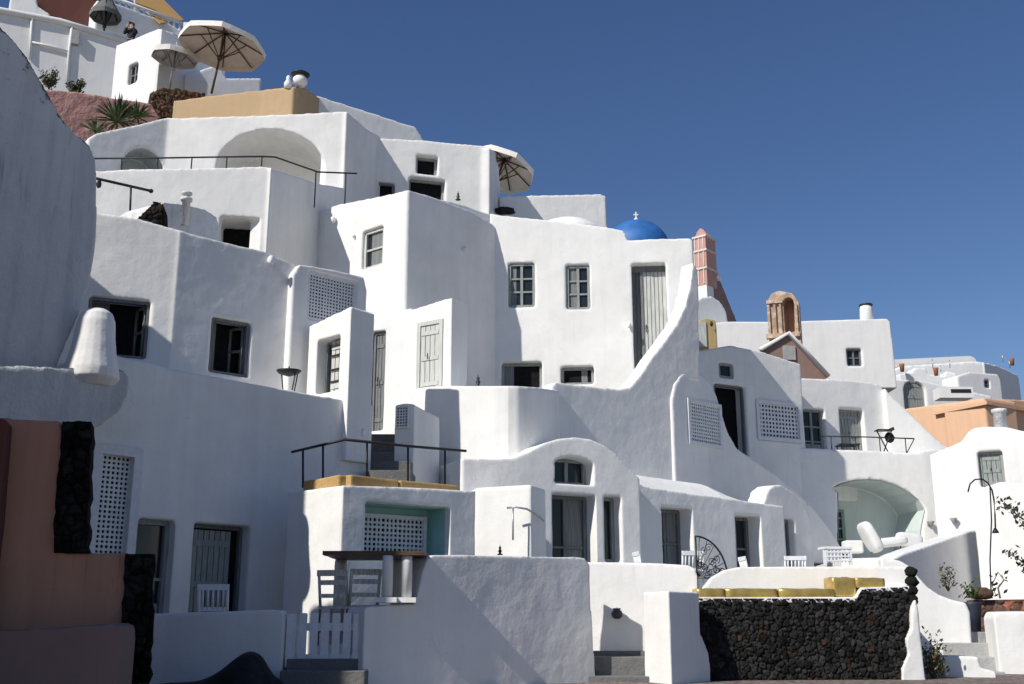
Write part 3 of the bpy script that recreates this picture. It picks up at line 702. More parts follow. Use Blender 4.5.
def liner(name, mat, root, F, pts, o0, o1, back=True, inset=.022):
    """thin painted lining of a niche; pts [(s,z)]"""
    n = len(pts); cs = sum(p[0] for p in pts) / n; cz = sum(p[1] for p in pts) / n
    q = [(cs + (a - cs) * (1 - inset), cz + (z - cz) * (1 - inset)) for a, z in pts]
    mb = MB(); vs = [F.w(a, o0, z) for a, z in q] + [F.w(a, o1, z) for a, z in q]
    mb.add(vs, [(i, (i + 1) % n, (i + 1) % n + n, i + n) for i in range(n)], False)
    if back:
        tri = tessellate_polygon([[Vector((a, z, 0)) for a, z in q]]); mb.add([F.w(a, o1, z) for a, z in q], [tuple(t) for t in tri])
    return mb.build(name, mat, root)
# ================================================================ FRONT WALLS
# ---- low white wall with picket gate
FW0 = Fac((140, 613, 13.1), (284, 610, 13.2))
slab_wall('garden_wall', 'low white wall in shade left of the picket gate, behind the dark boulder', FW0, [(142, 620), (148, 614), (200, 612), (270, 609.5), (281, 610), (285, 616)], .35, 0, voxel=.04)
gate = T('picket_gate', 'white wooden picket gate between the two low white walls', 'gate', P(324, 668, 13.3))
FGt = Fac((283, 612, 13.3), (366, 612, 13.3))
n0, n1 = FGt.uv(287, 640)[0], FGt.uv(362, 640)[0]; zb = FGt.uv(324, 667)[1]; zt = FGt.uv(324, 613)[1]
for i in range(7):
    s = n0 + .05 + (n1 - n0 - .1) * i / 6; end = i in (0, 6)
    def _pk(mb):
        w = .046 if not end else .055; top = zt + (0 if not end else -.01)
        pts = [(s - w, zb), (s + w, zb), (s + w, top - .012), (s + w * .7, top), (s - w * .7, top), (s - w, top - .012)]
        mb.add(*poly_prism(FGt, pts, 0 if not end else -.03, .022 if not end else .05))
    sub('picket' if not end else 'post', 'white_paint', gate, _pk)
for k in (.16, .74):
    sub('rail', 'white_paint', gate, lambda mb: mb.fbox(FGt, n0 + .05, n1 - .05, .024, .05, zb + (zt - zb) * k - .045, zb + (zt - zb) * k + .045))
FS = Fac((278, 670, 12.9), (366, 670, 12.9))
mb = MB(); s0, s1 = FS.uv(280, 670)[0], FS.uv(365, 670)[0]; za = FS.uv(320, 669)[1]
mb.fbox(FS, s0, s1, 0, .35, .3, za - .02); mb.fbox(FS, s0, s1, .35, 1.5, .3, za + .10)
o = mb.build('doorstep', 'step', bevel=.012); tag(o, 'dark grey doorstep under the white picket gate', 'step')
# ---- large white front wall, low ledge then high part
FW1 = Fac((364, 606, 13.15), (590, 557, 15.3))
slab_wall('garden_wall', 'large white front wall in the centre with a low ledge carrying the table pillars', FW1,
          [(364, 610), (367, 606), (390, 605), (415, 604), (419, 590), (423, 570), (428, 558), (434, 555), (470, 555), (530, 556), (575, 556.5), (585, 558), (590, 565), (591, 600), (593, 640), (596, 684)], .42, 0, voxel=.035, wave=.06)
# ---- bright wall behind, front block, steps
FW2 = Fac((580, 562, 16.1), (699, 567, 15.85))
slab_wall('garden_wall', 'bright white terrace wall behind the centre steps, lower half in shadow', FW2, [(575, 562), (600, 562), (650, 563), (688, 565), (695, 568), (698, 576), (698, 600)], .4, .8, voxel=.04)
FW3a = Fac((643, 592, 15.3), (668, 591, 14.7)); FW3b = Fac((668, 591, 14.7), (699, 594, 15.3))
h = House('wall_pier', 'squat white pier right of the centre steps, left face bright and right face grey', 'pier', 'white', .035, solid=True)
a = FW3a.w(0, 0, 0); b = FW3b.w(0, 0, 0); c = FW3b.w(FW3b.len, 0, 0); zt = FW3b.uv(668, 591)[1]
h.plan([(a.x, a.y), (b.x, b.y), (c.x, c.y), (c.x - .35, c.y + .5), (a.x + .1, a.y + .3)], .4, zt)
h.face(FW3b, [(685, 625), (697, 628), (704, 640), (709, 655), (711, 684)], .3, .3); h.done()
FSt = Fac((592, 655, 15.55), (668, 655, 15.5))
s0, s1 = FSt.uv(594, 655)[0], FSt.uv(668, 655)[0]
mb = MB(); zc = FSt.uv(630, 657)[1]
mb.fbox(FSt, s0 - .1, s1, 0, .42, .2, zc); mb.fbox(FSt, s0 - .1, s1 - .1, .42, 3.0, .2, zc + .07)
mb.fbox(FSt, s0 - .05, s1, -.32, 0, .2, zc - .24)
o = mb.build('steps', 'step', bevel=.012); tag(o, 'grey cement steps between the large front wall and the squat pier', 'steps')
t = T('hanging_pot', 'small dark round pot hanging on the bright terrace wall above the centre steps', 'pot', P(617, 619, 15.9))
sub('pot_body', 'pot', t, lambda mb: mb.lathe([(.03, 0), (.075, .03), (.085, .08), (.05, .13), (.06, .15), (.02, .15)], P(617, 619, 15.9), 14))
sub('plant', 'bark', t, lambda mb: [mb.tube([P(617, 613, 15.9), P(617 + dx, 612 - dy, 15.9)], [.012, .004], 5) for dx, dy in ((-4, 3), (3, 4), (0, 5), (5, 1), (-2, 4))])

# ---- lava stone retaining wall with white bench top
FL = Fac((698, 597, 15.6), (917, 597, 15.9))
pts = [FL.uv(*q) for q in ((697, 700), (912, 700), (914, 640), (915, 586), (861, 589), (856, 598), (698, 598))]
mb = stone_panel(FL, pts, .02, .088, 5, base=(.036, .035, .034), relief=.042, step=.0105, red=.04, var=.6)
nv = len(mb.v); v, f = poly_prism(FL, [FL.uv(*q) for q in ((697, 700), (915, 700), (916, 588), (862, 591), (857, 600), (697, 600))], .012, .5); mb.c = np.concatenate([mb.c, np.tile([[.02, .02, .02, 1]], (len(v), 1))]); mb.add(v, f)
o = mb.build('retaining_wall', 'stone'); tag(o, 'black lava stone retaining wall under the golden cushions', 'stone wall')
h = House('bench', 'white masonry bench with curved end, above the black lava stone wall', 'bench', 'white', .035, solid=True, soft=3, wave=.025)
s = lambda x, y: FL.uv(x, y)
h.poly(FL, [(697, 603), (856, 603), (862, 593), (915, 592), (915, 586), (862, 587.5), (856, 597), (697, 597)], .55, .0)
FLb = Fac((700, 567, 16.5), (912, 567, 16.2))
h.poly(FLb, [(702, 600), (909, 600), (909, 569), (904, 566.5), (850, 566.5), (760, 566.5), (738, 567), (724, 570), (712, 577), (704, 587)], .5)
h.done()
def cushion(name, label, mat, F, x0, y0, x1, y1, o0, dp, seg=2, group=None, seed=0, tilt=0):
    s0, zb, s1, zt = F.rect((x0, y0, x1, y1)); c = F.w((s0 + s1) / 2, o0 + dp / 2, zb)
    bm = bmesh.new(); bmesh.ops.create_cube(bm, size=1); bmesh.ops.subdivide_edges(bm, edges=bm.edges, cuts=7, use_grid_fill=True)
    rng = random.Random(seed); vs = []
    for v in bm.verts:
        x, y, z = v.co * 2
        k = 1 - .10 * (abs(x) ** 6 + abs(z) ** 6) * .5
        r = (abs(x) ** 5 + abs(y) ** 5 + abs(z) ** 5) ** (1 / 5) / max(abs(x), abs(y), abs(z), 1e-6)
        p = Vector((x / r ** .2, y / r ** .35, z / r ** .5)); w = .03 * noise.noise(Vector((x * 2 + seed, y * 2, z * 2)))
        vs.append(F.w((s0 + s1) / 2 + p.x * (s1 - s0) / 2, o0 + dp / 2 + p.y * dp / 2 + tilt * (p.z), (zb + zt) / 2 + p.z * (zt - zb) / 2 * (1 + w * 3) + w * .4))
    mb = MB(); mb.add(vs, [[v.index for v in f.verts] for f in bm.faces], True); bm.free()
    o = mb.build(name, mat); tag(o, label, 'cushion', group); return o
g = 'golden bench cushions on the lava stone wall'
for i, (x0, x1, lab) in enumerate(((697, 726, 'short golden seat cushion at the left end of the white bench'), (726, 779, 'golden seat cushion left of centre on the white bench'), (779.5, 836, 'long golden seat cushion below the creased one on the white bench'))):
    cushion('cushion', lab, 'gold_lt', FL, x0, 588.3, x1, 597.5, .03, .42, group=g, seed=i * 5 + 1)
cushion('cushion', 'creased golden cushion slanting up between bench levels', 'gold_lt', FL, 834, 577, 858, 597, .06, .34, group=g, seed=31)
cushion('cushion', 'golden cushion raised on the right end of the white bench', 'gold_lt', FL, 857, 577.5, 887, 587.8, .05, .40, group=g, seed=47)
for i in range(4):
    mb = MB(); p = P(911 + (i % 2) * 1, 572 + i * 9.3, 15.95); mb.blob(p, (.085, .11, .078), .28, 60 + i)
    mb.c = np.tile([[.02, .02, .02, 1]], (len(mb.v), 1)); o = mb.build('corner_stone', 'stone'); tag(o, 'rough dark lava stone in the stack at the right end of the white bench', 'stone', 'lava stones stacked at the bench end')
FLr = Fac((890, 640, 15.80), (930, 640, 15.82))
h = House('buttress', 'rough white plastered buttress at the right end of the black lava stone wall', 'buttress', 'white', .025, solid=True, soft=4, wave=.06)
h.face(FLr, [(902, 690), (903, 668), (909, 655), (907, 640), (912, 628), (912, 612), (914, 601), (916, 600), (918, 612), (921, 640), (924, 665), (927, 690)], .35, 0); h.done()

# ---- terracotta stepped wall with lava stone ends
FT = Fac((-40, 450, 9.2), (125, 552, 9.6))
h = House('garden_wall', 'stepped terracotta wall with black lava stone edges at the lower left', 'wall', 'terracotta', .03, soft=3, wave=.02)
h.face(FT, [(-60, 417), (8, 417), (12, 419), (60, 421), (62, 430), (62, 551), (64, 553), (128, 553)], .35, 0)
FTe = Fac((60, 430, 9.42), (125, 552, 9.58))
def _edge(x0, y0, x1, y1, sd):
    def go(root):
        rg = random.Random(sd); nn = 16; p = []
        for i in range(nn + 1): p.append(FT.uv(x1 - 4 * i / nn + rg.uniform(-2.2, 1.6), y0 + (y1 - y0) * i / nn))
        for i in range(nn + 1): p.append(FT.uv(x0 - 7 + 9 * i / nn + rg.uniform(-1.5, 1.5), y1 + (y0 - y1) * i / nn))
        mb = stone_panel(FT, p, -.015, .10, sd, base=(.024, .023, .023), relief=.075, step=.010, red=.0, var=.6)
        v, f = poly_prism(FT, p, -.02, .33); mb.c = np.concatenate([mb.c, np.tile([[.02, .02, .02, 1]], (len(v), 1))]); mb.add(v, f)
        mb.build('stone_edge', 'stone', root)
    return go
h.part(_edge(60, 422, 92, 553, 11)); h.part(_edge(124, 554, 155, 684, 12)); h.done()
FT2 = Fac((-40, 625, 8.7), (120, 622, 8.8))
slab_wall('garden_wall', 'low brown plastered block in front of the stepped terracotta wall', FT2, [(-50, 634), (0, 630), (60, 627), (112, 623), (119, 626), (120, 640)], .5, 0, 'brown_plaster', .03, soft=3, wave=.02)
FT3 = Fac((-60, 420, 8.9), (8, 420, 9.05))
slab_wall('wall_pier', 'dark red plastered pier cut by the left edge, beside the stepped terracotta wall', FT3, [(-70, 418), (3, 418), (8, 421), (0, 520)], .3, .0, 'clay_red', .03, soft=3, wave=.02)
# unseen house added and shaped to shade the gate and the terracotta wall
def TW(t, w): return (-.76 * t + .65 * w, -.65 * t - .76 * w)
h = House('terracotta_house', 'terracotta house left of the picture that shades the gate and front walls', 'house', 'terracotta', .12, solid=True)
h.plan([TW(-1, -13.9), TW(-1, -11.05), TW(4, -11.05), TW(4, -13.9)], -.2, [7.55, 8.2, 8.2, 7.55])
h.plan([TW(-1, -11.3), TW(-1, -8.5), TW(4, -8.5), TW(4, -11.3)], -.2, 5.4); h.done()
# ---- boulder
bo = P(228, 676, 12.2)
mb = MB(); bm = bmesh.new(); bmesh.ops.create_icosphere(bm, subdivisions=5, radius=1)
for v in bm.verts:
    x, y, z = v.co; prof = .12 + .88 * math.exp(-((x - .45) / .42) ** 2); k = 1 + .12 * noise.noise(v.co * 1.7) + .05 * noise.noise(v.co * 4)
    mb.v.append(Vector((bo.x + x * .70 * k - .08, bo.y + y * .42 * k, bo.z - .1 + max(z, -.4) * .37 * prof * k)))
mb.f = [[v.index for v in f.verts] for f in bm.faces]; mb.sm = [True] * len(mb.f); bm.free()
o = mb.build('boulder', 'black_cloth'); tag(o, 'smooth black humped boulder at the foot of the low white wall', 'boulder')

# ---- table on pillars
tb = P(376, 556, 14.0)
t = T('table', 'wooden plank table top on round white pillars behind the centre wall ledge', 'table', (tb.x, tb.y, tb.z - .9))
x0 = P(331, 556, 14.0).x; x1 = P(428, 556, 14.0).x
sub('tabletop', 'wood_dk', t, lambda mb: [mb.box(((x0 + x1) / 2, 13.5 + .26 * i, tb.z + .0 + random.uniform(-.004, .004)), (x1 - x0 + random.uniform(-.03, .03), .25, .05)) for i in range(5)])
for px, y in ((388, 13.42), (407, 13.48), (341, 14.5), (398, 14.55)):
    p = P(px, 560, y)
    sub('leg', 'white', t, lambda mb: (mb.lathe([(.068, -.53), (.066, -.1), (.063, -.027)], (p.x, p.y, tb.z), 18), mb.box((p.x, p.y, tb.z - .555), (.26, .26, .06))) if y < 14 else mb.lathe([(.085, -1.0), (.082, -.1), (.078, -.027)], (p.x, p.y, tb.z), 18))
# ---- chairs
def make_chair(name, mat, style):
    t = T(name, 'x', 'chair', (0, 0, 0))
    w, d, hs, hb = .40, .40, .45, .90
    sub('seat', mat if style != 'rush' else 'wood_grey', t, lambda mb: mb.box((0, 0, hs), (w + .02, d, .035)))
    for sx in (-1, 1):
        sub('leg', mat, t, lambda mb: mb.box((sx * (w / 2 - .02), -d / 2 + .02, hs / 2 - .01), (.036, .036, hs - .02)))
        sub('leg', mat, t, lambda mb: mb.tube([(sx * (w / 2 - .02), d / 2 + .02, 0), (sx * (w / 2 - .02), d / 2 - .02, hs), (sx * (w / 2 - .02), d / 2 + .07, hb)], .02, 6))
    def back(mb):
        mb.box((0, d / 2 + .07, hb - .035), (w - .0, .022, .075)); mb.box((0, d / 2 + .02, hs + .14), (w - .05, .02, .05))
        if style == 'slat':
            for i in range(5): mb.tube([(-.13 + .065 * i, d / 2 + .02, hs + .14), (-.13 + .065 * i, d / 2 + .068, hb - .05)], .014, 5)
        else:
            for k in (.30,): mb.box((0, d / 2 + .05, hs + k), (w - .05, .02, .06))
    sub('backrest', mat, t, back)
    sub('stretcher', mat, t, lambda mb: (mb.box((0, -d / 2 + .02, .2), (w - .07, .02, .025)), mb.box((-w / 2 + .02, 0, .16), (.02, d - .05, .025)), mb.box((w / 2 - .02, 0, .16), (.02, d - .05, .025))))
    return t
def dup(root, loc, rz, label, group=None):
    r = root.copy(); COL.objects.link(r); r.location = loc; r.rotation_euler = (0, 0, rz); r['label'] = label
    if group: r['group'] = group
    for ch in list(root.children):
        c = ch.copy(); COL.objects.link(c); c.parent = r
        for g_ in ch.children:
            d = g_.copy(); COL.objects.link(d); d.parent = c
    return r
c1 = make_chair('chair', 'white_paint', 'slat')
TZ = 2.02
def at(px, py, Y, z): p = P(px, py, Y); return (p.x, p.y, z)
c1.location = at(216, 600, 14.6, P(216, 585, 14.6).z - .90); c1.rotation_euler = (0, 0, pi + .1)
c1['label'] = 'white slat back chair behind the low wall, before the dark plank doorway'; c1['group'] = 'white slat chairs on the terraces'
for px, Y, rz, lab in ((689, 19.2, pi + .12, 'white slat back chair turned to the viewer beside the black iron fan screen'), (651, 19.3, pi / 2 + .15, 'white chair seen edge on, left of the chair by the iron fan screen'),
                       (793, 20.4, pi - .1, 'white slat back chair above the golden cushions, before the narrow end doorway'), (756, 20.5, pi / 2 + .1, 'white chair seen edge on before the right doorway of the low annex')):
    dup(c1, at(px, 560, Y, P(px, 552 if px < 700 else 557, Y).z - .9), rz, lab, 'white slat chairs on the terraces')
c2 = make_chair('chair', 'wood_grey', 'ladder')
c2.location = at(341, 570, 13.95, P(341, 571, 13.95).z - .9); c2.rotation_euler = (0, 0, pi * .92); c2['label'] = 'weathered ladder back chair at the left end of the plank table, behind the gate'; c2['group'] = 'weathered chairs at the plank table'
dup(c2, at(361, 570, 14.0, P(361, 570, 14.0).z - .9), pi * 1.12, 'weathered ladder back chair just left of the front table pillars', 'weathered chairs at the plank table')
# ---- railing and mattress cushions on the pool terrace
t = T('railing', 'thin black iron railing on the square terrace block with the turquoise niche', 'railing', P(380, 486, 16.2))
sub('handrail', 'iron', t, lambda mb: mb.tube([P(292, 452, 16.8), P(345, 439.5, 15.95), P(407, 446, 16.75), P(466, 451, 17.5)], .022, 8))
for px, py, Y, y1 in ((303, 449, 16.62, 488), (323, 445, 16.3, 486), (367, 441, 16.25, 485), (408, 446.5, 16.78, 487), (445, 450, 17.25, 489)):
    sub('post', 'iron', t, lambda mb: mb.tube([P(px, py, Y), P(px, y1, Y)], .018, 6))
for i, (xa, xb, F, lab) in enumerate(((296, 343, FG1, 'ochre mattress cushion along the left side of the railed terrace block'), (344, 405, FG2, 'ochre mattress cushion in the middle of the railed terrace block'), (406, 464, FG2, 'ochre mattress cushion at the right end of the railed terrace block'))):
    if F is FG1: s0, s1 = .12, F.len - .02
    else: s0, s1 = F.uv(xa, 480)[0], F.uv(xb, 480)[0]
    zt = FG2.uv(343, 485)[1]
    mb = MB(); mb.fbox(F, s0, s1, .16, .85, zt - .03, zt + .17); o = mb.build('cushion', 'gold', bevel=.03); tag(o, lab, 'cushion', 'ochre mattress cushions on the terrace block')
# wall behind table
FWt = Fac((300, 555, 15.55), (430, 555, 15.6))
# ---- dark steps up to the tall grey door
mb = MB()
for i in range(5):
    y = 18.4 + i * .45; dp = 1.0 if i < 4 else 3.6; a = P(366, 470 - i * 9, y).x; b = P(411, 470 - i * 9, y).x; z = P(388, 470 - i * 9, y).z
    mb.box(((a + b) / 2, y + dp / 2, z - .8), (b - a, dp, 1.6))
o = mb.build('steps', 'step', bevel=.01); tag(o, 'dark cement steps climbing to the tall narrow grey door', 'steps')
h = House('wall_block', 'low white cheek wall with a vent panel beside the dark upper steps', 'wall', 'white', .04)
FV0 = Fac((394, 404, 19.3), (413, 402, 19.2)); h.face(FV0, [(395, 405), (404, 403), (414, 404), (414, 440)], 1.4, 3.0)
vq = FV0.rect((397, 407, 409, 428)); h.part(lambda r: lattice(r, FV0, vq, .02, fr=.02, pitch=.05, bar=.025, proud=.03, name='vent_panel')); h.done()
# ---- terrace floors (setting)
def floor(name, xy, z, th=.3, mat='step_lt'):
    n = len(xy); mb = MB(); vs = [Vector((x, y, z - th)) for x, y in xy] + [Vector((x, y, z)) for x, y in xy]
    tri = tessellate_polygon([[Vector((x, y, 0)) for x, y in xy]])
    mb.add(vs, [tuple(t) for t in tri] + [tuple(i + n for i in t)[::-1] for t in tri] + [(i, (i + 1) % n, (i + 1) % n + n, i + n) for i in range(n)])
    o = mb.build(name, mat); o['kind'] = 'structure'; return o
floor('terrace_floor', [(-.6, 17.5), (1.6, 16.5), (5.9, 16.5), (6.2, 18.2), (7.4, 23), (9, 28.5), (3, 23.5), (-.6, 20)], 2.02, 1.2)
floor('courtyard_paving', [(-6, 13.5), (-1.6, 13.55), (1.0, 15.55), (1.3, 17.0), (-.4, 18), (-2.6, 19), (-6, 14.9)], 1.12, .5)
# ---- wrought iron fan screen
FI = Fac((697, 575, 18.6), (728, 575, 18.8))
t = T('fan_screen', 'black wrought iron quarter round screen of scrolls beside the white chair', 'iron screen', P(697, 580, 18.6))
z0 = FI.uv(700, 578)[1]; R_ = .62
def _q(a, r=R_): return FI.w(r * sin(a) * .95, 0, z0 + r * cos(a) * 1.12)
sub('frame', 'iron', t, lambda mb: (mb.tube([_q(pi / 2 * i / 12) for i in range(13)], .016, 6), mb.tube([FI.w(0, 0, z0 - .2), FI.w(0, 0, z0 + R_ * 1.12)], .016, 6), mb.tube([FI.w(0, 0, z0), _q(pi / 2)], .014, 6)))
def _scroll(mb):
    rng = random.Random(4)
    for i in range(16):
        a = pi / 2 * rng.uniform(.06, .94); r = R_ * sqrt(rng.uniform(.05, .85)); c = _q(a, r); k0 = rng.uniform(0, 6)
        mb.tube([c + FI.d * (.075 * (1 - j / 16) * cos(k0 + j * .6)) + Vector((0, 0, .075 * (1 - j / 16) * sin(k0 + j * .6))) for j in range(15)], .007, 4)
    for i in range(6): mb.tube([FI.w(.02, 0, z0 + .02), _q(pi / 2 * (i + .5) / 6)], .006, 4)
sub('scrollwork', 'iron', t, _scroll)
# ---- black iron fire bowl stand on the terrace
fb = P(288, 388, 17.9)
t = T('fire_bowl', 'black iron bowl on splayed legs on the terrace edge below the open windows', 'fire bowl', fb)
r_ = 13 / 1080 * 17.9
sub('bowl', 'iron', t, lambda mb: mb.lathe([(.02, .20), (r_ * .8, .25), (r_, .30), (r_ * .95, .31), (.02, .24)], fb, 16, 1, .8))
for a in (-.8, .8, 2.4): sub('leg', 'iron', t, lambda mb: mb.tube([(fb.x + sin(a) * r_ * .9, fb.y + cos(a) * .1, fb.z + .28), (fb.x + sin(a) * r_ * .6, fb.y + cos(a) * .1, fb.z - .05)], .012, 5))
sub('finial', 'iron', t, lambda mb: mb.tube([(fb.x, fb.y, fb.z + .23), (fb.x, fb.y, fb.z + .38)], [.03, .008], 6))
# ---- wall lamps and fittings
def wall_lamp(F, px, py, lab, s=1.0, arm=0):
    a, z = F.uv(px, py); t = T('wall_lamp', lab, 'wall lamp', F.w(a, 0, z))
    sub('backplate', 'white_paint', t, lambda mb: mb.fbox(F, a - .03 * s, a + .03 * s, -.04, .04, z - .05 * s, z + .05 * s))
    sub('shade', 'white_paint', t, lambda mb: mb.lathe([(.035 * s, -.12 * s), (.06 * s, -.07 * s), (.06 * s, .03 * s), (.02 * s, .07 * s)], F.w(a, -.10 * s, z), 10))
    if arm: sub('cable', 'steel', t, lambda mb: mb.tube([F.w(a, -.05, z), F.w(a, -.05, z + arm)], .008, 5))
wall_lamp(FC, 358, 432, 'white tube lantern hanging near the right end of the shaded house wall', 1.0, .3)
wall_lamp(FC, 116, 383, 'small white box light beside the rounded chimney stump', .9)
wall_lamp(FI1, 336, 220, 'small white lamp high on the sunlit face left of the small casement', 1.0)
wall_lamp(FN, 629, 325, 'small grey fitting on the facade just left of the tall weathered door', .8)
wall_lamp(FD2, 269, 260, 'small white lamp near the roof edge above the boxed bay', .9)
wall_lamp(FI2, 463, 249, 'small round fitting on the shaded face, right of its small window', .7)
wall_lamp(FI1, 355, 236, 'tiny white fitting just left of the sunlit casement', .5)
# small figurines on the curved terrace wall
def figurine(px, py, Y, hpx, lab, mat='iron'):
    p = P(px, py, Y); k = hpx / 1080 * Y
    mb = MB(); mb.lathe([(.28 * k, 0), (.30 * k, .05 * k), (.10 * k, .18 * k), (.20 * k, .40 * k), (.08 * k, .55 * k), (.15 * k, .68 * k), (.05 * k, .82 * k), (.02 * k, k)], p, 12)
    o = mb.build('ornament', mat); tag(o, lab, 'ornament')
figurine(478, 387, 21.9, 13, 'small black turned ornament on the curved terrace wall')
figurine(458, 200, 27.8, 10, 'small black turned ornament on the parapet of the tall cornered house')
figurine(500, 555, 17.6, 10, 'small dark ornament on the white wall beside the arched house')
# ================================================================ RIGHT SIDE
FQ = Fac((699, 351, 29.0), (802, 366, 30.6))
h = House('whitewashed_house', 'white gabled house with a dark open door, tiny window and wide lattice shutter', 'house', 'white', .07)
h.face(FQ, [(690, 352), (699, 350.5), (731, 345), (760, 351), (801, 364), (802, 380), (802.5, 400)], 2.4, 3.4)
win(h, FQ, (719.5, 363, 734, 378), 'casement', .2, 'shutter', 1, 1, name='vent_window')
dq = h.cutrect(FQ, (716, 385, 747, 462), .5)
def _dq(root):
    s0, z0, s1, z1 = dq
    f = sub('door', 'shutter_dk', root, lambda mb: frame_fill(mb, FQ, (s0 - .02, z0 - .1, s1 + .02, z1 + .02), .08, .2, .07))
    sub('pane', 'dark', f, lambda mb: mb.fbox(FQ, s0 - .02, s1 + .02, .44, .46, z0 - .1, z1 + .02))  # black sheet painted as the shade behind the open door
    sub('panel', 'shutter', f, lambda mb: mb.fbox(FQ, s0 + .07, s0 + .11, .12, .44, z0, z1 - .07))
h.part(_dq)
lq2 = h.cutrect(FQ, (757, 402, 801, 441), .12); h.part(lambda r: lattice(r, FQ, lq2, .10, fr=.10, pitch=.115, bar=.062, proud=.09, name='lattice_shutter'))
h.done()
FR = Fac((800, 378, 31.8), (893, 386, 33.0))
h = House('whitewashed_house', 'white upper house with two grey doors opening on the railed balcony', 'house', 'white', .07)
h.face(FR, [(796, 378), (803, 378), (830, 379), (862, 381), (878, 384), (890, 394), (895, 400)], 1.4, 5.0)
win(h, FR, (805, 409, 826, 458), 'glassdoor', .3, 'shutter', 2, 3)
win(h, FR, (841, 409, 865, 458), 'plank', .3, 'shutter')
h.done()
FBW = Fac((780, 450, 30.4), (950, 450, 31.0))
h = House('terrace_house', 'white balcony house front with a wide green vaulted alcove behind the cushioned loungers', 'house', 'white', .07)
h.face(FBW, [(778, 449), (803, 448), (830, 449), (880, 451), (915, 453), (930, 449), (965, 450)], 2.0, 2.2)
FSw = Fac((860, 420, 32.6), (965, 450, 32.7)); h.face(FSw, [(884, 387), (890, 394), (905, 408), (920, 423), (935, 438), (948, 447), (962, 450)], .5, 4.6)
ap = [FBW.uv(*q) for q in ((838, 560), (838, 492), (831, 488), (842, 483), (855, 480), (870, 479), (885, 481), (898, 485.5), (910, 492), (919, 500), (926, 510), (922, 530), (922, 560))]
h.cut(FBW, ap, 1.7)
h.part(lambda r: liner('alcove', 'sage', r, FBW, ap, .035, 1.68))
def _ad(root):
    q = FBW.rect((846, 504, 868, 560)); s0, z0, s1, z1 = q
    f = sub('door', 'green_door', root, lambda mb: frame_fill(mb, FBW, (s0, z0 - .2, s1, z1), 1.50, 1.60, .09))
    sub('pane', 'glass', f, lambda mb: mb.fbox(FBW, s0 + .05, s1 - .05, 1.56, 1.58, z0 - .2, z1 - .05))
    sub('muntin', 'green_door', f, lambda mb: [mb.fbox(FBW, s0 + .08, s1 - .08, 1.52, 1.56, z0 + (z1 - z0) * k, z0 + (z1 - z0) * k + .05) for k in (.2, .42, .62, .82)])
    sub('door_jamb', 'green_door', f, lambda mb: mb.fbox(FBW, (s0 + s1) / 2 - .04, (s0 + s1) / 2 + .04, 1.515, 1.58, z0 - .2, z1))
h.part(_ad); h.done()
# balcony railing, folded parasol chair, table
t = T('railing', 'thin black iron railing along the balcony above the green alcove', 'railing', FBW.w(1, .2, FBW.uv(860, 452)[1]))
zt = FBW.uv(860, 436)[1]; zb = FBW.uv(860, 452)[1]; a = FBW.uv(824, 440)[0]; b = FBW.uv(917, 440)[0]
sub('handrail', 'iron', t, lambda mb: mb.tube([FBW.w(a, .15, zt), FBW.w((a + b) / 2, .15, zt), FBW.w(b, .15, zt - .02)], .02, 6))
for k in (.1, .36, .62, .9):
    sub('post', 'iron', t, lambda mb: mb.tube([FBW.w(a + (b - a) * k, .15, zb - .05), FBW.w(a + (b - a) * k, .15, zt)], .016, 6))
sub('brace', 'iron', t, lambda mb: mb.tube([FBW.w(a + (b - a) * .9, .15, zb), FBW.w(b, .15, zt - .02)], .014, 6))
bp = P(886, 451, 31.9)
t = T('parasol_stand', 'folded black cross legged stand with a tray top behind the balcony railing', 'stand', bp)
sub('tray', 'iron', t, lambda mb: (mb.box((bp.x, bp.y, bp.z + .62), (.50, .34, .03)), mb.box((bp.x + .22, bp.y, bp.z + .66), (.06, .3, .06))))
for k in (-1, 1): sub('leg', 'iron', t, lambda mb: mb.tube([(bp.x - k * .20, bp.y + .05 * k, bp.z + .6), (bp.x + k * .08, bp.y + .05 * k, bp.z - .02)], .02, 6))
sub('cover', 'black_cloth', t, lambda mb: mb.blob((bp.x + .17, bp.y + .1, bp.z + .42), (.14, .1, .16), .2, 3))
bp2 = P(848, 450, 31.6)
t = T('low_table', 'small low black table on the balcony left of the folded stand', 'table', bp2)
sub('tabletop', 'iron', t, lambda mb: mb.box((bp2.x, bp2.y, bp2.z + .14), (.6, .5, .03)))
for sx in (-1, 1):
    for sy in (-1, 1): sub('leg', 'iron', t, lambda mb: mb.box((bp2.x + sx * .25, bp2.y + sy * .2, bp2.z + .06), (.03, .03, .14)))
# ---- tall right house
FZ = Fac((915, 450, 29.0), (1040, 440, 27.6))
h = House('whitewashed_house', 'white house at the right edge with one grey shuttered window and a stub chimney', 'house', 'white', .06)
h.face(FZ, [(930, 455), (945, 449), (962, 441), (968, 432), (974, 428), (985, 426.5), (1008, 427), (1020, 430), (1050, 436)], 1.5, 2.0)
win(h, FZ, (979, 451, 1004, 487), 'plank', .28, 'shutter')
def _zc(root):
    p = P(1001, 428, 28.4)
    sub('chimney', 'white_old', root, lambda mb: mb.lathe([(.17, -.4), (.165, .40), (.20, .42), (.20, .50), (.12, .52)], p, 14))
h.part(_zc); h.done()
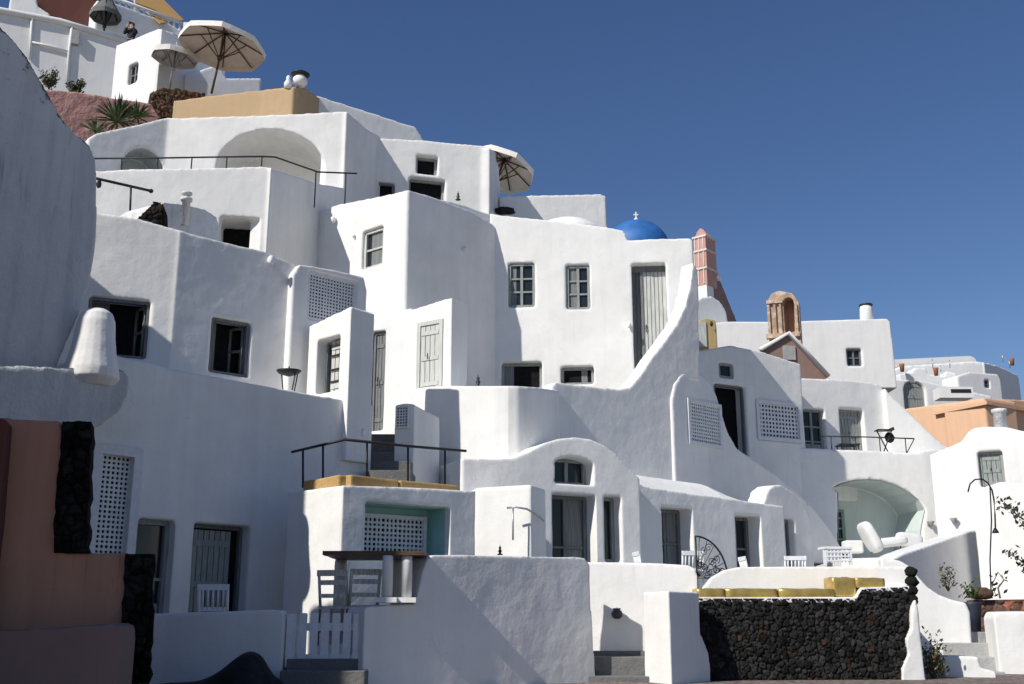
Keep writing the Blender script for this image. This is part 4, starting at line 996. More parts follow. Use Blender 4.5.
# curved white bank / parapet descending left, and the shaded retaining wall below
FK2 = Fac((895, 556, 21.8), (985, 526, 25.4)); 
h = House('garden_wall', 'shaded retaining wall with a rising curved white coping, behind the small olive sapling', 'wall', 'white', .06, solid=True)
h.face(FK2, [(886, 566), (892, 560), (905, 553), (930, 545), (955, 536), (968, 531.5), (975, 530), (978, 534)], .45, 1.2); h.done()
FK3 = Fac((974, 520, 24.4), (1060, 560, 22.6))
h = House('garden_wall', 'sunlit white wall at the right edge behind the arched iron rod', 'wall', 'white', .06, solid=True)
h.face(FK3, [(972, 505), (985, 486), (1000, 482), (1030, 484), (1070, 488)], 1.0, 1.0); h.done()
FK4 = Fac((900, 570, 18.5), (972, 610, 18.3))
h = House('stair_parapet', 'low white parapet curving down to the right beside the grey garden steps', 'parapet', 'white', .045, solid=True)
h.face(FK4, [(880, 558), (900, 560), (910, 566), (918, 576), (928, 587), (940, 595), (953, 600), (966, 603), (970, 612), (972, 640)], .35, .5); h.done()
# steps at lower right
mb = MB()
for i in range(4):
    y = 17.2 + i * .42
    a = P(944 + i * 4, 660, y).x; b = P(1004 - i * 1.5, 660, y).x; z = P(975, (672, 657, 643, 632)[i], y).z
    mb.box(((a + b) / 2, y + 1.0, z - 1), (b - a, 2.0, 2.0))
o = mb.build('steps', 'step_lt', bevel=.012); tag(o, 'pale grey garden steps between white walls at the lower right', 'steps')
FK5 = Fac((942, 657, 16.6), (1002, 680, 16.4))
slab_wall('garden_wall', 'stepped low white wall in front of the grey garden steps', FK5, [(942, 655), (960, 656), (978, 657), (981, 668), (995, 671), (998, 684)], .3, 0, voxel=.035)
FK6 = Fac((994, 613, 17.4), (1060, 613, 17.2))
slab_wall('garden_wall', 'bright white wall block at the lower right corner', FK6, [(994, 618), (997, 612), (1020, 611.5), (1070, 611)], .8, 0, voxel=.04)
# planter wall of reddish stones and a rock
FPl = Fac((968, 605, 20.6), (1050, 605, 20.2))
pp = [FPl.uv(*q) for q in ((966, 634), (1050, 634), (1050, 599), (970, 600))]
mb = stone_panel(FPl, pp, 0, .16, 77, base=(.22, .14, .11), relief=.05, step=.02, var=.35, red=.3)
v, f = poly_prism(FPl, pp, .03, .6); mb.c = np.concatenate([mb.c, np.tile([[.15, .10, .08, 1]], (len(v), 1))]); mb.add(v, f)
o = mb.build('planter_wall', 'stone'); tag(o, 'low planter wall of reddish brown stones at the right edge', 'planter wall')
mb = MB(); p = P(981, 594, 20.5); mb.blob(p, (.21, .18, .12), .3, 8); mb.c = np.tile([[.16, .09, .07, 1]], (len(mb.v), 1)); o = mb.build('rock', 'stone'); tag(o, 'rounded reddish rock sitting on the planter wall', 'rock')
# arched iron rod lamp
t = T('arched_lamp', 'thin black iron rod lamp arching over the white wall at right', 'lamp', P(968, 540, 22.0))
arc = [(968, 492), (970, 484), (975, 479.5), (982, 479), (988, 483), (992, 490), (994, 500), (995, 515), (995.5, 531)]
sub('arch', 'iron', t, lambda mb: mb.tube([P(x, y, 21.8) for x, y in arc], .016, 6))
sub('shade', 'iron', t, lambda mb: mb.lathe([(.07, -.02), (.05, .03), (.02, .08)], P(995.5, 532, 21.8), 10))
sub('stem', 'iron', t, lambda mb: mb.tube([P(990, 486, 21.8), P(991.5, 520, 21.8), P(990, 560, 21.8), P(991, 590, 21.8)], .014, 6))
# lounge furniture before the alcove
def lounge(px, py, Y, rz):
    p = P(px, py, Y); t = T('lounger', 'white cushioned lounger with rounded back, in front of the green alcove', 'lounger', p, rz=0)
    def back(mb):
        m4 = Matrix.Rotation(radians(-26), 4, 'Y')
        bm = bmesh.new(); bmesh.ops.create_icosphere(bm, subdivisions=4, radius=1)
        vs = []
        for v in bm.verts:
            x, y, z = v.co; f = lambda a, e: math.copysign(abs(a) ** e, a)
            vs.append(m4 @ Vector((f(x, .6) * .13, f(y, .5) * .34, f(z, .6) * .38)) + Vector((p.x - .30, p.y, p.z + .34)))
        mb.add(vs, [[v.index for v in q.verts] for q in bm.faces], True); bm.free()
    def seat(mb):
        m4 = Matrix.Rotation(radians(-6), 4, 'Y')
        bm = bmesh.new(); bmesh.ops.create_icosphere(bm, subdivisions=4, radius=1); vs = []
        for v in bm.verts:
            x, y, z = v.co; f = lambda a, e: math.copysign(abs(a) ** e, a)
            vs.append(m4 @ Vector((f(x, .5) * .42, f(y, .5) * .28, f(z, .6) * .11)) + Vector((p.x + .12, p.y, p.z + .22)))
        mb.add(vs, [[v.index for v in q.verts] for q in bm.faces], True); bm.free()
    sub('back_cushion', 'cushion', t, back); sub('seat_cushion', 'cushion', t, seat)
    for sx in (-.3, .55): sub('leg', 'wood_dk', t, lambda mb: mb.tube([(p.x + sx * .8, p.y + .12, p.z - .02), (p.x + sx * .8, p.y + .12, p.z + .14)], .02, 6))
    return t
lounge(884, 552, 25.6, 0)
p = P(909, 541, 26.2); mb = MB(); m4 = Matrix.Rotation(radians(8), 4, 'Y')
bm = bmesh.new(); bmesh.ops.create_icosphere(bm, subdivisions=4, radius=1); vs = []
for v in bm.verts:
    x, y, z = v.co; f = lambda a, e: math.copysign(abs(a) ** e, a); vs.append(m4 @ Vector((f(x, .45) * .32, f(y, .6) * .12, f(z, .45) * .19)) + p)
mb.add(vs, [[v.index for v in q.verts] for q in bm.faces], True); bm.free(); o = mb.build('pillow', 'cushion'); tag(o, 'plump rectangular white pillow with piping, right of the rounded lounger back', 'pillow')
p = P(836, 564, 23.4); t = T('side_table', 'white lattice sided bench table beyond the white slat chair', 'side table', p)
sub('tabletop', 'white_paint', t, lambda mb: mb.box((p.x, p.y, p.z + .33), (.62, .4, .05)))
for sx in (-1, 1): sub('leg', 'white_paint', t, lambda mb: mb.box((p.x + sx * .27, p.y - .15, p.z + .14), (.06, .06, .34)))
sub('lattice', 'white_paint', t, lambda mb: ([mb.box((p.x - .22 + .075 * i, p.y - .17, p.z + .16), (.03, .02, .28)) for i in range(7)], [mb.box((p.x, p.y - .185, p.z + .06 + .09 * j), (.5, .008, .03)) for j in range(3)]))
p = P(853, 553, 26.4); mb = MB(); mb.box((p.x, p.y, p.z + .14), (.42, .4, .30)); o = mb.build('storage_box', 'white', bevel=.04); tag(o, 'small white box standing left of the rounded lounger back', 'box')
floor('upper_terrace', [(7.3, 24.4), (8.6, 23.6), (10.4, 25.6), (14, 31), (8, 30.5)], P(880, 560, 24.6).z + .02, 1.8, 'white')

# ================================================================ FAR
FTT = Fac((715, 322, 44.5), (892, 320, 44.4))
h = House('whitewashed_house', 'far white block house with one small dark window and a round chimney', 'house', 'far_white', .075, wave=.03)
h.face(FTT, [(708, 323), (730, 321.5), (768, 321.5), (800, 321), (862, 319), (887, 318.5), (890.5, 322), (893, 345), (897, 388)], 2.2, 11)
win(h, FTT, (847, 348.5, 862, 366), 'casement', .28, 'shutter_dk', 2, 2)
def _ch(root):
    p = P(867, 320, 45.2)
    c = sub('chimney', 'far_white', root, lambda mb: mb.lathe([(.33, -.4), (.27, .45), (.25, .62)], p, 16))
    sub('chimney_cap', 'iron', c, lambda mb: mb.lathe([(.20, .60), (.30, .64), (.28, .70), (.1, .74)], p, 12))
h.part(_ch); h.done()
# chapel with gable and weathered belfry
FCh = Fac((762, 350, 39.6), (826, 378, 39.9))
h = House('chapel', 'small chapel gable in faded mauve plaster with white coping and a pale wall plaque', 'chapel', 'mauve', .07, soft=2, wave=.02)
h.face(FCh, [(762, 349), (788, 334.5), (826, 376)], 1.5, 10)
def _cop(root):
    sub('coping', 'far_white', root, lambda mb: (mb.tube([FCh.w(*([FCh.uv(760, 350)[0], -.05] + [FCh.uv(760, 350)[1]])), FCh.w(FCh.uv(788, 334)[0], -.05, FCh.uv(788, 333.5)[1]), FCh.w(FCh.uv(828, 377)[0], -.05, FCh.uv(828, 377)[1])], .10, 6)))
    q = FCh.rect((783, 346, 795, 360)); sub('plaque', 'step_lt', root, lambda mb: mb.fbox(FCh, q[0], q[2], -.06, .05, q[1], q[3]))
h.part(_cop); h.done()
FBe = Fac((766, 300, 41.0), (799, 298, 40.6))
h = House('bell_tower', 'weathered sandstone belfry with an arched opening, above the mauve chapel gable', 'bell tower', 'sandstone', .05, soft=3, wave=.06)
h.face(FBe, [(767, 303), (769, 298), (772, 293), (779, 290.5), (786, 291.5), (792, 293), (796, 297), (799, 302), (799.5, 312)], .7, 11)
h.cutarch(FBe, (784, 297.5, 794.5, 332), .95)
def _be(root):
    for x0, x1 in ((768, 770.5), (774, 776.5), (780, 782), (796, 798)):
        q = FBe.rect((x0, 304, x1, 338)); sub('pilaster', 'sandstone', root, lambda mb: mb.fbox(FBe, q[0], q[2], -.09, .05, q[1], q[3]))
    for y0, y1, x1 in ((300.5, 304, 782.5), (333.5, 338, 800)):
        q = FBe.rect((766.5, y0, x1, y1)); sub('cornice', 'sandstone', root, lambda mb: mb.fbox(FBe, q[0], q[2], -.13, .08, q[1], q[3]))
    q = FBe.rect((784, 306, 794.5, 333)); sub('arch_back', 'terracotta', root, lambda mb: mb.fbox(FBe, q[0] - .02, q[2] + .02, .58, .64, q[1], q[3] + .35))
h.part(_be); h.done()
# pink church belfry
FPk = Fac((692, 260, 47.5), (707, 262, 47.0)); FPk2 = Fac((706.5, 262, 47.2), (711.5, 262, 48.3))
t = T('bell_tower', 'slim pink and white tiered church belfry rising behind the broad facade', 'bell tower', P(700, 300, 47.2))
tiers = [(236, 250, 693.5, 705.5), (250, 268, 692.8, 706.5), (268, 286, 692.3, 707)]
for y0, y1, x0, x1 in tiers:
    q = FPk.rect((x0, y0, x1, y1)); zd = q[3] - q[1]
    tr = sub('tier', 'pink', t, lambda mb: mb.fbox(FPk, q[0], q[2], 0, .9, q[1], q[3]))
    sub('cornice', 'stone_trim', tr, lambda mb: mb.fbox(FPk, q[0] - .05, q[2] + .05, -.06, .96, q[3] - .09, q[3] - .0))
    for k in (.10, .42, .78): sub('pilaster', 'stone_trim', tr, lambda mb: mb.fbox(FPk, q[0] + (q[2] - q[0]) * k, q[0] + (q[2] - q[0]) * (k + .06), -.035, .0, q[1] + zd * .08, q[3] - .095))
q = FPk.rect((696, 230, 703, 236)); sub('gable', 'pink', t, lambda mb: mb.add(*poly_prism(FPk, [(q[0] - .15, q[1]), (q[2] + .15, q[1]), (q[2] - .02, q[3]), ((q[0] + q[2]) / 2, q[3] + .12), (q[0] + .02, q[3])], .1, .5)))
q = FPk.rect((693, 286, 707, 303)); sub('plinth', 'far_white', t, lambda mb: mb.fbox(FPk, q[0], q[2], .01, .62, q[1] - 4, q[3]))
FNv = Fac((694, 310, 45.6), (728, 310, 46.6))
h = House('church_nave', 'white barrel vaulted church nave under the pink belfry', 'church', 'far_white', .1, wave=.02)
h.face(FNv, [(690, 312), (694, 303), (702, 297), (712, 296), (720, 301), (726, 310), (729, 324)], 3, 12)
h.done()
FPd = Fac((709, 300, 47.6), (738, 318, 49.8))
h = House('church_gable', 'dark shaded church gable topped by a small white finial', 'church gable', 'mauve', .1, wave=.02, soft=2)
h.face(FPd, [(708, 282), (717, 275), (722, 284), (729, 302), (737, 321)], 2.0, 13)
def _fin(root):
    p = P(717, 276, 47.9); sub('finial', 'far_white', root, lambda mb: mb.lathe([(.2, -.2), (.18, 0), (.08, .1), (.07, .2), (.02, .42)], p, 10))
h.part(_fin); h.done()
FOc = Fac((699, 325, 36.0), (717, 325, 36.1))
h = House('gate_pillar', 'narrow ochre gate pillar with a pale door panel, left of the far white house', 'pillar', 'ochre', .05, soft=2, wave=.02)
h.face(FOc, [(696, 322), (705, 318), (712, 319), (716, 321), (717, 330)], .5, 8)
q = FOc.rect((698, 322, 706, 347))
h.part(lambda r: sub('panel', 'shutter_lt', r, lambda mb: mb.fbox(FOc, q[0], q[2], -.05, .03, q[1], q[3])))
p = P(711.5, 324, 35.9)
h.part(lambda r: sub('lamp', 'iron', r, lambda mb: mb.lathe([(.03, -.08), (.06, 0), (.03, .09)], (p.x, p.y, p.z), 8)))
h.done()
# blue dome
p = P(637, 252, 39.0); r0 = 35 / 1080 * 39
t = T('church_dome', 'bright blue church dome with a small white cross behind the broad facade', 'dome', p)
sub('dome', 'blue', t, lambda mb: mb.lathe([(r0, -.2)] + [(r0 * cos(pi / 2 * i / 14), r0 * .98 * sin(pi / 2 * i / 14)) for i in range(14)] + [(.02, r0 * .98)], p, 40))
sub('drum', 'far_white', t, lambda mb: mb.lathe([(r0 * 1.04, -2.5), (r0 * 1.04, -.16), (r0 * 1.0, -.1)], p, 40))
zt = p.z + r0 * .98
sub('finial', 'far_white', t, lambda mb: mb.lathe([(.12, -.05), (.10, .06), (.06, .12), (.02, .16)], (p.x, p.y, zt), 12))
sub('cross', 'far_white', t, lambda mb: (mb.box((p.x, p.y, zt + .24), (.05, .05, .28)), mb.box((p.x, p.y - .002, zt + .27), (.18, .045, .05))))
for k in range(5):
    a = -2.3 + .42 * k; sub('rim_peg', 'iron', t, lambda mb: mb.tube([(p.x + r0 * .93 * sin(a), p.y - r0 * .93 * cos(a) * .9, p.z + .1), (p.x + r0 * 1.02 * sin(a), p.y - r0 * 1.0 * cos(a) * .9, p.z + .34)], .025, 5))
# far right houses
FU = Fac((893, 365, 58.0), (985, 366, 59.0)); FU2 = Fac((985, 366, 59.0), (1018, 372, 63.0))
h = House('whitewashed_house', 'far white house with a long grey barrel roof near the right skyline', 'house', 'far_white', .14, wave=.03, soft=3)
h.face(FU, [(893, 371), (900, 366), (975, 361), (985, 362)], 3.5, 11)
h.face(FU2, [(984, 362), (1000, 366), (1018, 375), (1020, 384)], 2, 11)
def _vault(root):
    a, b = FU.uv(899, 365)[0], FU.uv(977, 355)[0]; z0 = FU.uv(930, 365)[1]
    def f(mb):
        vs = []; n = 10; za, zb2 = FU.uv(899, 366)[1], FU.uv(977, 362)[1]
        for s, z in ((a, za), (b, zb2)):
            for i in range(n + 1): vs.append(FU.w(s, .1 + 1.3 - 1.3 * cos(pi * i / n), z + .62 * sin(pi * i / n)))
        mb.add(vs, [(i, i + 1, i + n + 2, i + n + 1) for i in range(n)], True); mb.add(vs[:n + 1], [tuple(range(n + 1))]); mb.add(vs[n + 1:], [tuple(range(n + 1))])
    sub('barrel_roof', 'grey_roof', root, f)
    for x, y, hh in ((933, 368, .5), (941, 372, .35), (950, 368, .45), (1003, 362, .5), (1010, 368, .5)):
        pq_ = P(x, y, 57.4 if x < 960 else 60.5); sub('rail_post', 'steel', root, lambda mb: mb.tube([pq_, (pq_.x, pq_.y, pq_.z + hh)], .03, 5))
h.part(_vault); h.done()
FU4 = Fac((958, 380, 55.5), (1000, 384, 56.5))
h = House('whitewashed_house', 'small far white block with a tiny dark window below the grey barrel roof', 'house', 'far_white', .1, wave=.02, soft=3)
h.face(FU4, [(957, 376), (970, 372), (998, 374), (1001, 380)], 1.2, 9)
win(h, FU4, (985, 380, 990, 388), 'casement', .2, 'shutter_dk', 1, 2); h.done()
FU5 = Fac((900, 372, 56.8), (960, 374, 57.2))
h = House('terrace_wall', 'stepped far white terrace wall under the grey barrel roof', 'wall', 'far_white', .1, wave=.03, soft=3, solid=True)
h.face(FU5, [(899, 374), (912, 372), (914, 368), (926, 368), (928, 374), (944, 376), (947, 371), (956, 373), (960, 382)], .8, 9); h.done()
for px, py, lab in ((902, 368, 'small far terracotta pot left of the grey barrel roof'), (936, 372, 'small far terracotta pot in the middle below the grey barrel roof'), (1012, 362, 'small far terracotta pot at the right end of the far white house')):
    p = P(px, py, 56.4 if px < 1000 else 61); mb = MB(); mb.lathe([(.10, -.2), (.13, .1), (.15, .22), (.1, .22)], p, 10); o = mb.build('flower_pot', 'terra_pot'); tag(o, lab, 'flower pot')
FU3 = Fac((888, 385, 50.0), (990, 392, 51.0))
h = House('garden_wall', 'low far white wall with an arched grey plank gate above the peach house', 'wall', 'far_white', .1, wave=.03)
h.face(FU3, [(880, 384), (897, 379), (925, 381), (960, 389), (992, 396)], .9, 9)
win(h, FU3, (904.5, 380.5, 926, 412), 'plank', .3, 'shutter', arch=.5, name='gate')
h.done()
p = P(953, 394, 48); t = T('water_tank', 'small white tank with a dark slot behind the low far wall', 'tank', p)
sub('tank_body', 'far_white', t, lambda mb: mb.box((p.x, p.y, p.z), (1.5, .8, .5)))
sub('rim', 'iron', t, lambda mb: mb.box((p.x + .2, p.y - .02, p.z + .06), (.9, .8, .16)))  # black box painted as the shaded inside of the slot
FV1 = Fac((895, 420, 40.0), (984, 396, 36.5)); FV2 = Fac((984, 396, 36.5), (1060, 400, 39))
h = House('peach_house', 'peach plastered house with a stepped cornice at the right edge', 'house', 'peach', .08, wave=.015, soft=2)
h.face(FV1, [(880, 412), (985, 398)], 1.6, 5)
h.face(FV2, [(983.5, 398), (1070, 402)], 1.6, 5)
def _cor(root):
    for dz, pr in ((0, .16),):
        sub('cornice', 'peach', root, lambda mb: (mb.fbox(FV1, FV1.uv(936, 410)[0], FV1.len + .2, -pr, .1, FV1.uv(984, 402)[1] + dz - .13, FV1.uv(984, 402)[1] + dz - .002), mb.fbox(FV2, -.0, 4, -pr, .1, FV1.uv(984, 402)[1] + dz - .13, FV1.uv(984, 402)[1] + dz - .002)))
h.part(_cor); h.done()

for F, px, py, lab in ((FBW, 929, 523, 'small dark cone shaped wall lamp just right of the green alcove'), (FZ, 954, 520, 'small dark cone shaped wall lamp below the white house at the right edge')):
    a, z = F.uv(px, py); t = T('wall_lamp', lab, 'wall lamp', F.w(a, 0, z))
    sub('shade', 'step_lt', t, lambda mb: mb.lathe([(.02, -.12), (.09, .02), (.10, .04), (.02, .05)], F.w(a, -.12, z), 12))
    sub('backplate', 'step', t, lambda mb: mb.fbox(F, a - .05, a + .05, -.06, .05, z - .08, z + .05))
# ================================================================ UPPER LEFT
FX2 = Fac((95, 172, 23.6), (272, 167, 24.3)); FX2b = Fac((272, 167, 24.3), (322, 185, 26.6))
h = House('terrace_house', 'sunlit white terrace house below the railing, with a long dark opening in its front', 'house', 'white', .06)
h.face(FX2, [(80, 171), (97, 171), (130, 169), (200, 168), (262, 166.5), (273, 168)], 1.6, 6)
h.face(FX2b, [(271, 168), (285, 172), (300, 177), (322, 184), (345, 188)], .5, 6)
xq = h.cutrect(FX2, (219, 217, 259, 262), .9)
h.part(lambda r: sub('opening', 'dark', r, lambda mb: mb.fbox(FX2, xq[0] - .02, xq[2] + .02, .84, .86, xq[1], xq[3] + .02)))  # black sheet closes the recess, its shade put into the colour
h.done()
FX1 = Fac((168, 118, 27.4), (348, 112, 27.8)); FX0 = Fac((90, 140, 26.2), (168, 118, 27.4)); FX1b = Fac((348, 112, 27.8), (410, 140, 31.5))
h = House('whitewashed_house', 'white upper house with a wide open arch and a smaller green niche behind the railing', 'house', 'white', .07)
h.face(FX0, [(88, 138), (97, 133), (115, 129), (140, 124), (160, 119), (170, 117)], 1.6, 11.5)
h.face(FX1, [(167, 118), (200, 117), (260, 115), (310, 113), (340, 111), (348.5, 112)], 2.4, 11.5)
h.face(FX1b, [(347, 112), (356, 119), (366, 128), (380, 136), (402, 142)], .8, 11.5)
n0 = FX0.rect((121, 148, 166, 186)); 
def archpts(q, rise, n=16):
    s0, z0, s1, z1 = q; c = (s0 + s1) / 2; a = (s1 - s0) / 2
    return [(s0, z0), (s1, z0)] + [(c + a * cos(pi * i / n), z1 - rise + rise * sin(pi * i / n)) for i in range(n + 1)]
ap0 = archpts(n0, .75); h.cut(FX0, ap0, .9); h.part(lambda r: liner('niche', 'sage', r, FX0, ap0, .03, .88))
n1 = FX1.rect((217, 129, 325, 192)); ap1 = archpts(n1, 1.15); h.cut(FX1, ap1, 1.7)
wq_ = FX1.rect((262, 158, 284, 186)); 
h.part(lambda r: sub('window', 'shutter_dk', r, lambda mb: mb.fbox(FX1, wq_[0], wq_[2], 1.62, 1.68, wq_[1], wq_[3])))
h.done()
t = T('railing', 'long thin black railing along the terrace before the open arch', 'railing', P(230, 185, 25.2))
pts = [(92, 158.5, 24.6), (160, 158, 24.8), (220, 157, 25.0), (262, 156.5, 25.1), (275, 157, 25.2), (318, 172, 26.0), (357, 173.5, 26.4)]
sub('handrail', 'iron', t, lambda mb: mb.tube([P(*q) for q in pts], .022, 6))
for px, py, Y in ((122, 158.3, 24.7), (158, 158, 24.8), (192, 157.5, 24.9), (227, 157, 25.0), (262, 156.5, 25.1), (316, 171.5, 26.0), (346, 173.2, 26.3)):
    p = P(px, py, Y); sub('post', 'iron', t, lambda mb: mb.tube([p, (p.x, p.y, p.z - 1.0)], .018, 6))
t = T('railing', 'short black handrail sloping down beside the tall rounded wall', 'railing', P(130, 212, 21.4))
sub('handrail', 'iron', t, lambda mb: mb.tube([P(90, 177, 20.6), P(151, 191, 21.6)], .03, 6))
sub('post', 'iron', t, lambda mb: mb.tube([P(131, 187, 21.2), P(130, 214, 21.2)], .022, 6))
sub('knob', 'iron', t, lambda mb: mb.blob(P(151, 191, 21.6), (.05, .05, .05), 0))
sub('bracket', 'iron', t, lambda mb: mb.blob(P(99, 184, 20.5), (.05, .05, .09), .2, 2))
# house Y
FY = Fac((350, 138, 29.3), (492, 146, 30.4)); FY2 = Fac((491, 146, 30.4), (505, 165, 32.6))
h = House('whitewashed_house', 'sunlit white house with two small square openings stacked one above the other', 'house', 'white', .07)
h.face(FY, [(345, 138), (380, 138), (420, 140), (455, 143), (485, 146), (491, 148)], 1.9, 10)
h.face(FY2, [(490, 148), (495, 153), (499, 168), (502, 214)], .6, 10)
win(h, FY, (416.5, 155.5, 438, 174), 'dark', .35, 'shutter', name='window')
win(h, FY, (409, 178, 445, 208), 'dark', .35, 'shutter', name='window')
win(h, FY, (371, 181.5, 395, 200), 'dark', .25, 'shutter_dk', name='window')
h.done()
# parapet between corner house and Y
FYp = Fac((440, 200, 27.4), (505, 232, 29.2))
slab_wall('parapet', 'low white parapet falling to the right behind the tall cornered house', FYp, [(430, 198), (450, 201), (470, 207), (490, 214), (500, 219), (504, 230)], .5, 9, voxel=.06)
# slanted roof slab behind
FYs = Fac((318, 96, 33.0), (424, 137, 35.0))
h = House('stair_wall', 'pale sloping wall top descending behind the white house with two square openings', 'wall', 'far_white', .08, solid=True)
h.face(FYs, [(312, 95), (318, 95.5), (360, 109), (400, 122), (416, 127), (423, 138), (426, 150)], 1.2, 14); h.done()
# white block right of umbrella
FYb = Fac((506, 196, 31.5), (607, 196, 32.3))
slab_wall('terrace_wall', 'bright white terrace wall behind the broad facade, left of the blue dome', FYb, [(500, 197), (508, 195.5), (560, 195), (600, 194), (606, 196), (607.5, 232)], 1.2, 9, voxel=.07)
# tan terrace wall
FTn = Fac((174, 98, 31.5), (296, 87, 31.0)); FTn2 = Fac((295, 87, 31.0), (335, 113, 34.5))
h = House('terrace_wall', 'tan plastered terrace wall under the large umbrella', 'wall', 'tan', .07, soft=2, wave=.02, solid=True)
h.face(FTn, [(173, 101), (200, 97), (250, 91), (294, 86.5), (297, 88)], 1.2, 14)
h.face(FTn2, [(294, 87), (305, 87), (312, 92), (322, 100), (336, 113)], 1.0, 14); h.done()
# objects on the tan wall
p = P(300, 83, 31.2); t = T('jar', 'squat white jar with a black lid on the end of the tan wall', 'jar', p)
sub('jar_body', 'far_white', t, lambda mb: mb.lathe([(.16, -.1), (.24, .0), (.22, .15), (.13, .24), (.12, .28)], p, 16))
sub('lid', 'iron', t, lambda mb: mb.lathe([(.28, .27), (.30, .30), (.22, .35), (.05, .37)], p, 16))
p = P(288, 86, 31.0); mb = MB(); mb.lathe([(.12, -.08), (.13, .08), (.06, .22), (.07, .3), (.03, .36)], p, 12); o = mb.build('bottle', 'far_white'); tag(o, 'small white bottle just left of the black lidded jar', 'bottle')
p = P(271, 90, 31.1); mb = MB(); mb.blob((p.x, p.y + .3, p.z + .05), (.30, .2, .14), .3, 5); o = mb.build('folded_cloth', 'clay_red'); tag(o, 'dark red folded cloth lying on the tan wall', 'cloth')
# umbrellas
def umbrella(name, lab, apex, rim_r, drop, pole_len, mat, rot=0, n=8, tilt=(0, 0), group='cream market umbrellas on the upper terraces', wood='wood_dk', vents=True):
    c = Vector(apex); t = T(name, lab, 'umbrella', (c.x, c.y, c.z - pole_len), group)
    R = Matrix.Rotation(tilt[0], 4, 'X') @ Matrix.Rotation(tilt[1], 4, 'Y')
    def q(r, a, z): return c + R @ Vector((r * cos(a + rot), r * sin(a + rot), z))
    def can(mb):
        vs = []; k = 5
        for i in range(n):
            for sub_ in range(4):
                a = 2 * pi * (i + sub_ / 4) / n; f = 1 - .06 * sin(pi * sub_ / 4)
                for j in range(k + 1):
                    r = rim_r * j / k; vs.append(q(max(r, .02) * (1 - (1 - f) * j / k), a, -drop * (j / k) - .05 * sin(pi * j / k) - .05 * sin(pi * sub_ / 4) * j / k * 0))
                vs.append(q(rim_r * f, a, -drop - .20))
        w = k + 2; tot = n * 4
        fs = [(i * w + j, i * w + j + 1, ((i + 1) % tot) * w + j + 1, ((i + 1) % tot) * w + j) for i in range(tot) for j in range(w - 1)]
        mb.add(vs, fs, False)
    sub('canopy', mat, t, can)
    for i in range(n):
        a = 2 * pi * i / n
        sub('rib', wood, t, lambda mb: mb.tube([q(.05, a, -.10), q(rim_r * .97, a, -drop - .06)], .022, 5))
        sub('strut', wood, t, lambda mb: mb.tube([q(.05, a, -drop - .55), q(rim_r * .52, a, -drop * .55 - .07)], .02, 5))
    sub('pole', wood, t, lambda mb: mb.tube([q(0, 0, .05), q(0, 0, -pole_len)], .04, 8))
    sub('hub', wood, t, lambda mb: mb.tube([q(0, 0, -drop - .48), q(0, 0, -drop - .62)], .08, 8))
    sub('finial', wood, t, lambda mb: mb.tube([q(0, 0, -.02), q(0, 0, .12)], [.05, .02], 8))
    return t
umbrella('umbrella', 'large open cream umbrella above the tan wall, dark wooden ribs seen from below', P(226, 31, 34.0), 1.5, .55, 2.5, 'canvas', .25, tilt=(-.06, .12))
umbrella('umbrella', 'smaller pale open umbrella left of the large one, before the small white house', P(177, 45, 34.7), .82, .36, 1.7, 'canvas_w', .1, tilt=(.05, .1), wood='steel')
umbrella('umbrella', 'open cream umbrella with reddish ribs beside the house with two square openings', P(505, 158, 33.6), 1.18, .42, 2.2, 'canvas', .5, tilt=(-.22, .30), wood='wood_dk')
p = P(505, 211, 31.0); mb = MB(); mb.blob(p, (.30, .2, .11), .35, 9); o = mb.build('covered_seat', 'black_cloth'); tag(o, 'black cloth bundle under the umbrella with reddish ribs', 'cloth bundle')
# small white house
FS1 = Fac((117, 45, 36.6), (161, 30, 35.2)); FS2 = Fac((160, 30, 35.2), (222, 42, 37.5))
h = House('whitewashed_house', 'small bright white house with one tiny dark window behind the agave', 'house', 'far_white', .08, wave=.03)
h.face(FS1, [(116, 45), (140, 36), (158, 28.5), (162, 29)], 1.6, 16)
h.face(FS2, [(160, 29), (172, 32), (190, 38), (192, 60), (226, 66)], .5, 16)
win(h, FS1, (128, 64, 137, 83), 'casement', .25, 'shutter_dk', 2, 2)
h.done()
FS3 = Fac((186, 70, 36.0), (262, 72, 37.4))
h = House('terrace_wall', 'bright white stepped wall behind the large umbrella pole', 'wall', 'far_white', .08, solid=True)
h.face(FS3, [(186, 74), (200, 70), (212, 66), (222, 68), (226, 78), (262, 78)], .8, 16); h.done()
t = T('screen', 'white lattice screen with dark gaps under the smaller pale umbrella', 'screen', P(170, 90, 35.6))
FSc = Fac((152, 80, 35.4), (190, 80, 36.4)); q = FSc.rect((152, 68, 166, 93))
lattice(t, FSc, q, 0, 'white_paint', fr=.05, pitch=.13, bar=.06, name='lattice')
q2 = FSc.rect((166, 69, 188, 93)); 
for k in range(4): sub('shutter', 'shutter_lt' if k % 2 else 'shutter_dk', t, lambda mb: mb.fbox(FSc, q2[0] + (q2[2] - q2[0]) * k / 4 + .02, q2[0] + (q2[2] - q2[0]) * (k + 1) / 4 - .02, -.04, 0, q2[1], q2[3]))
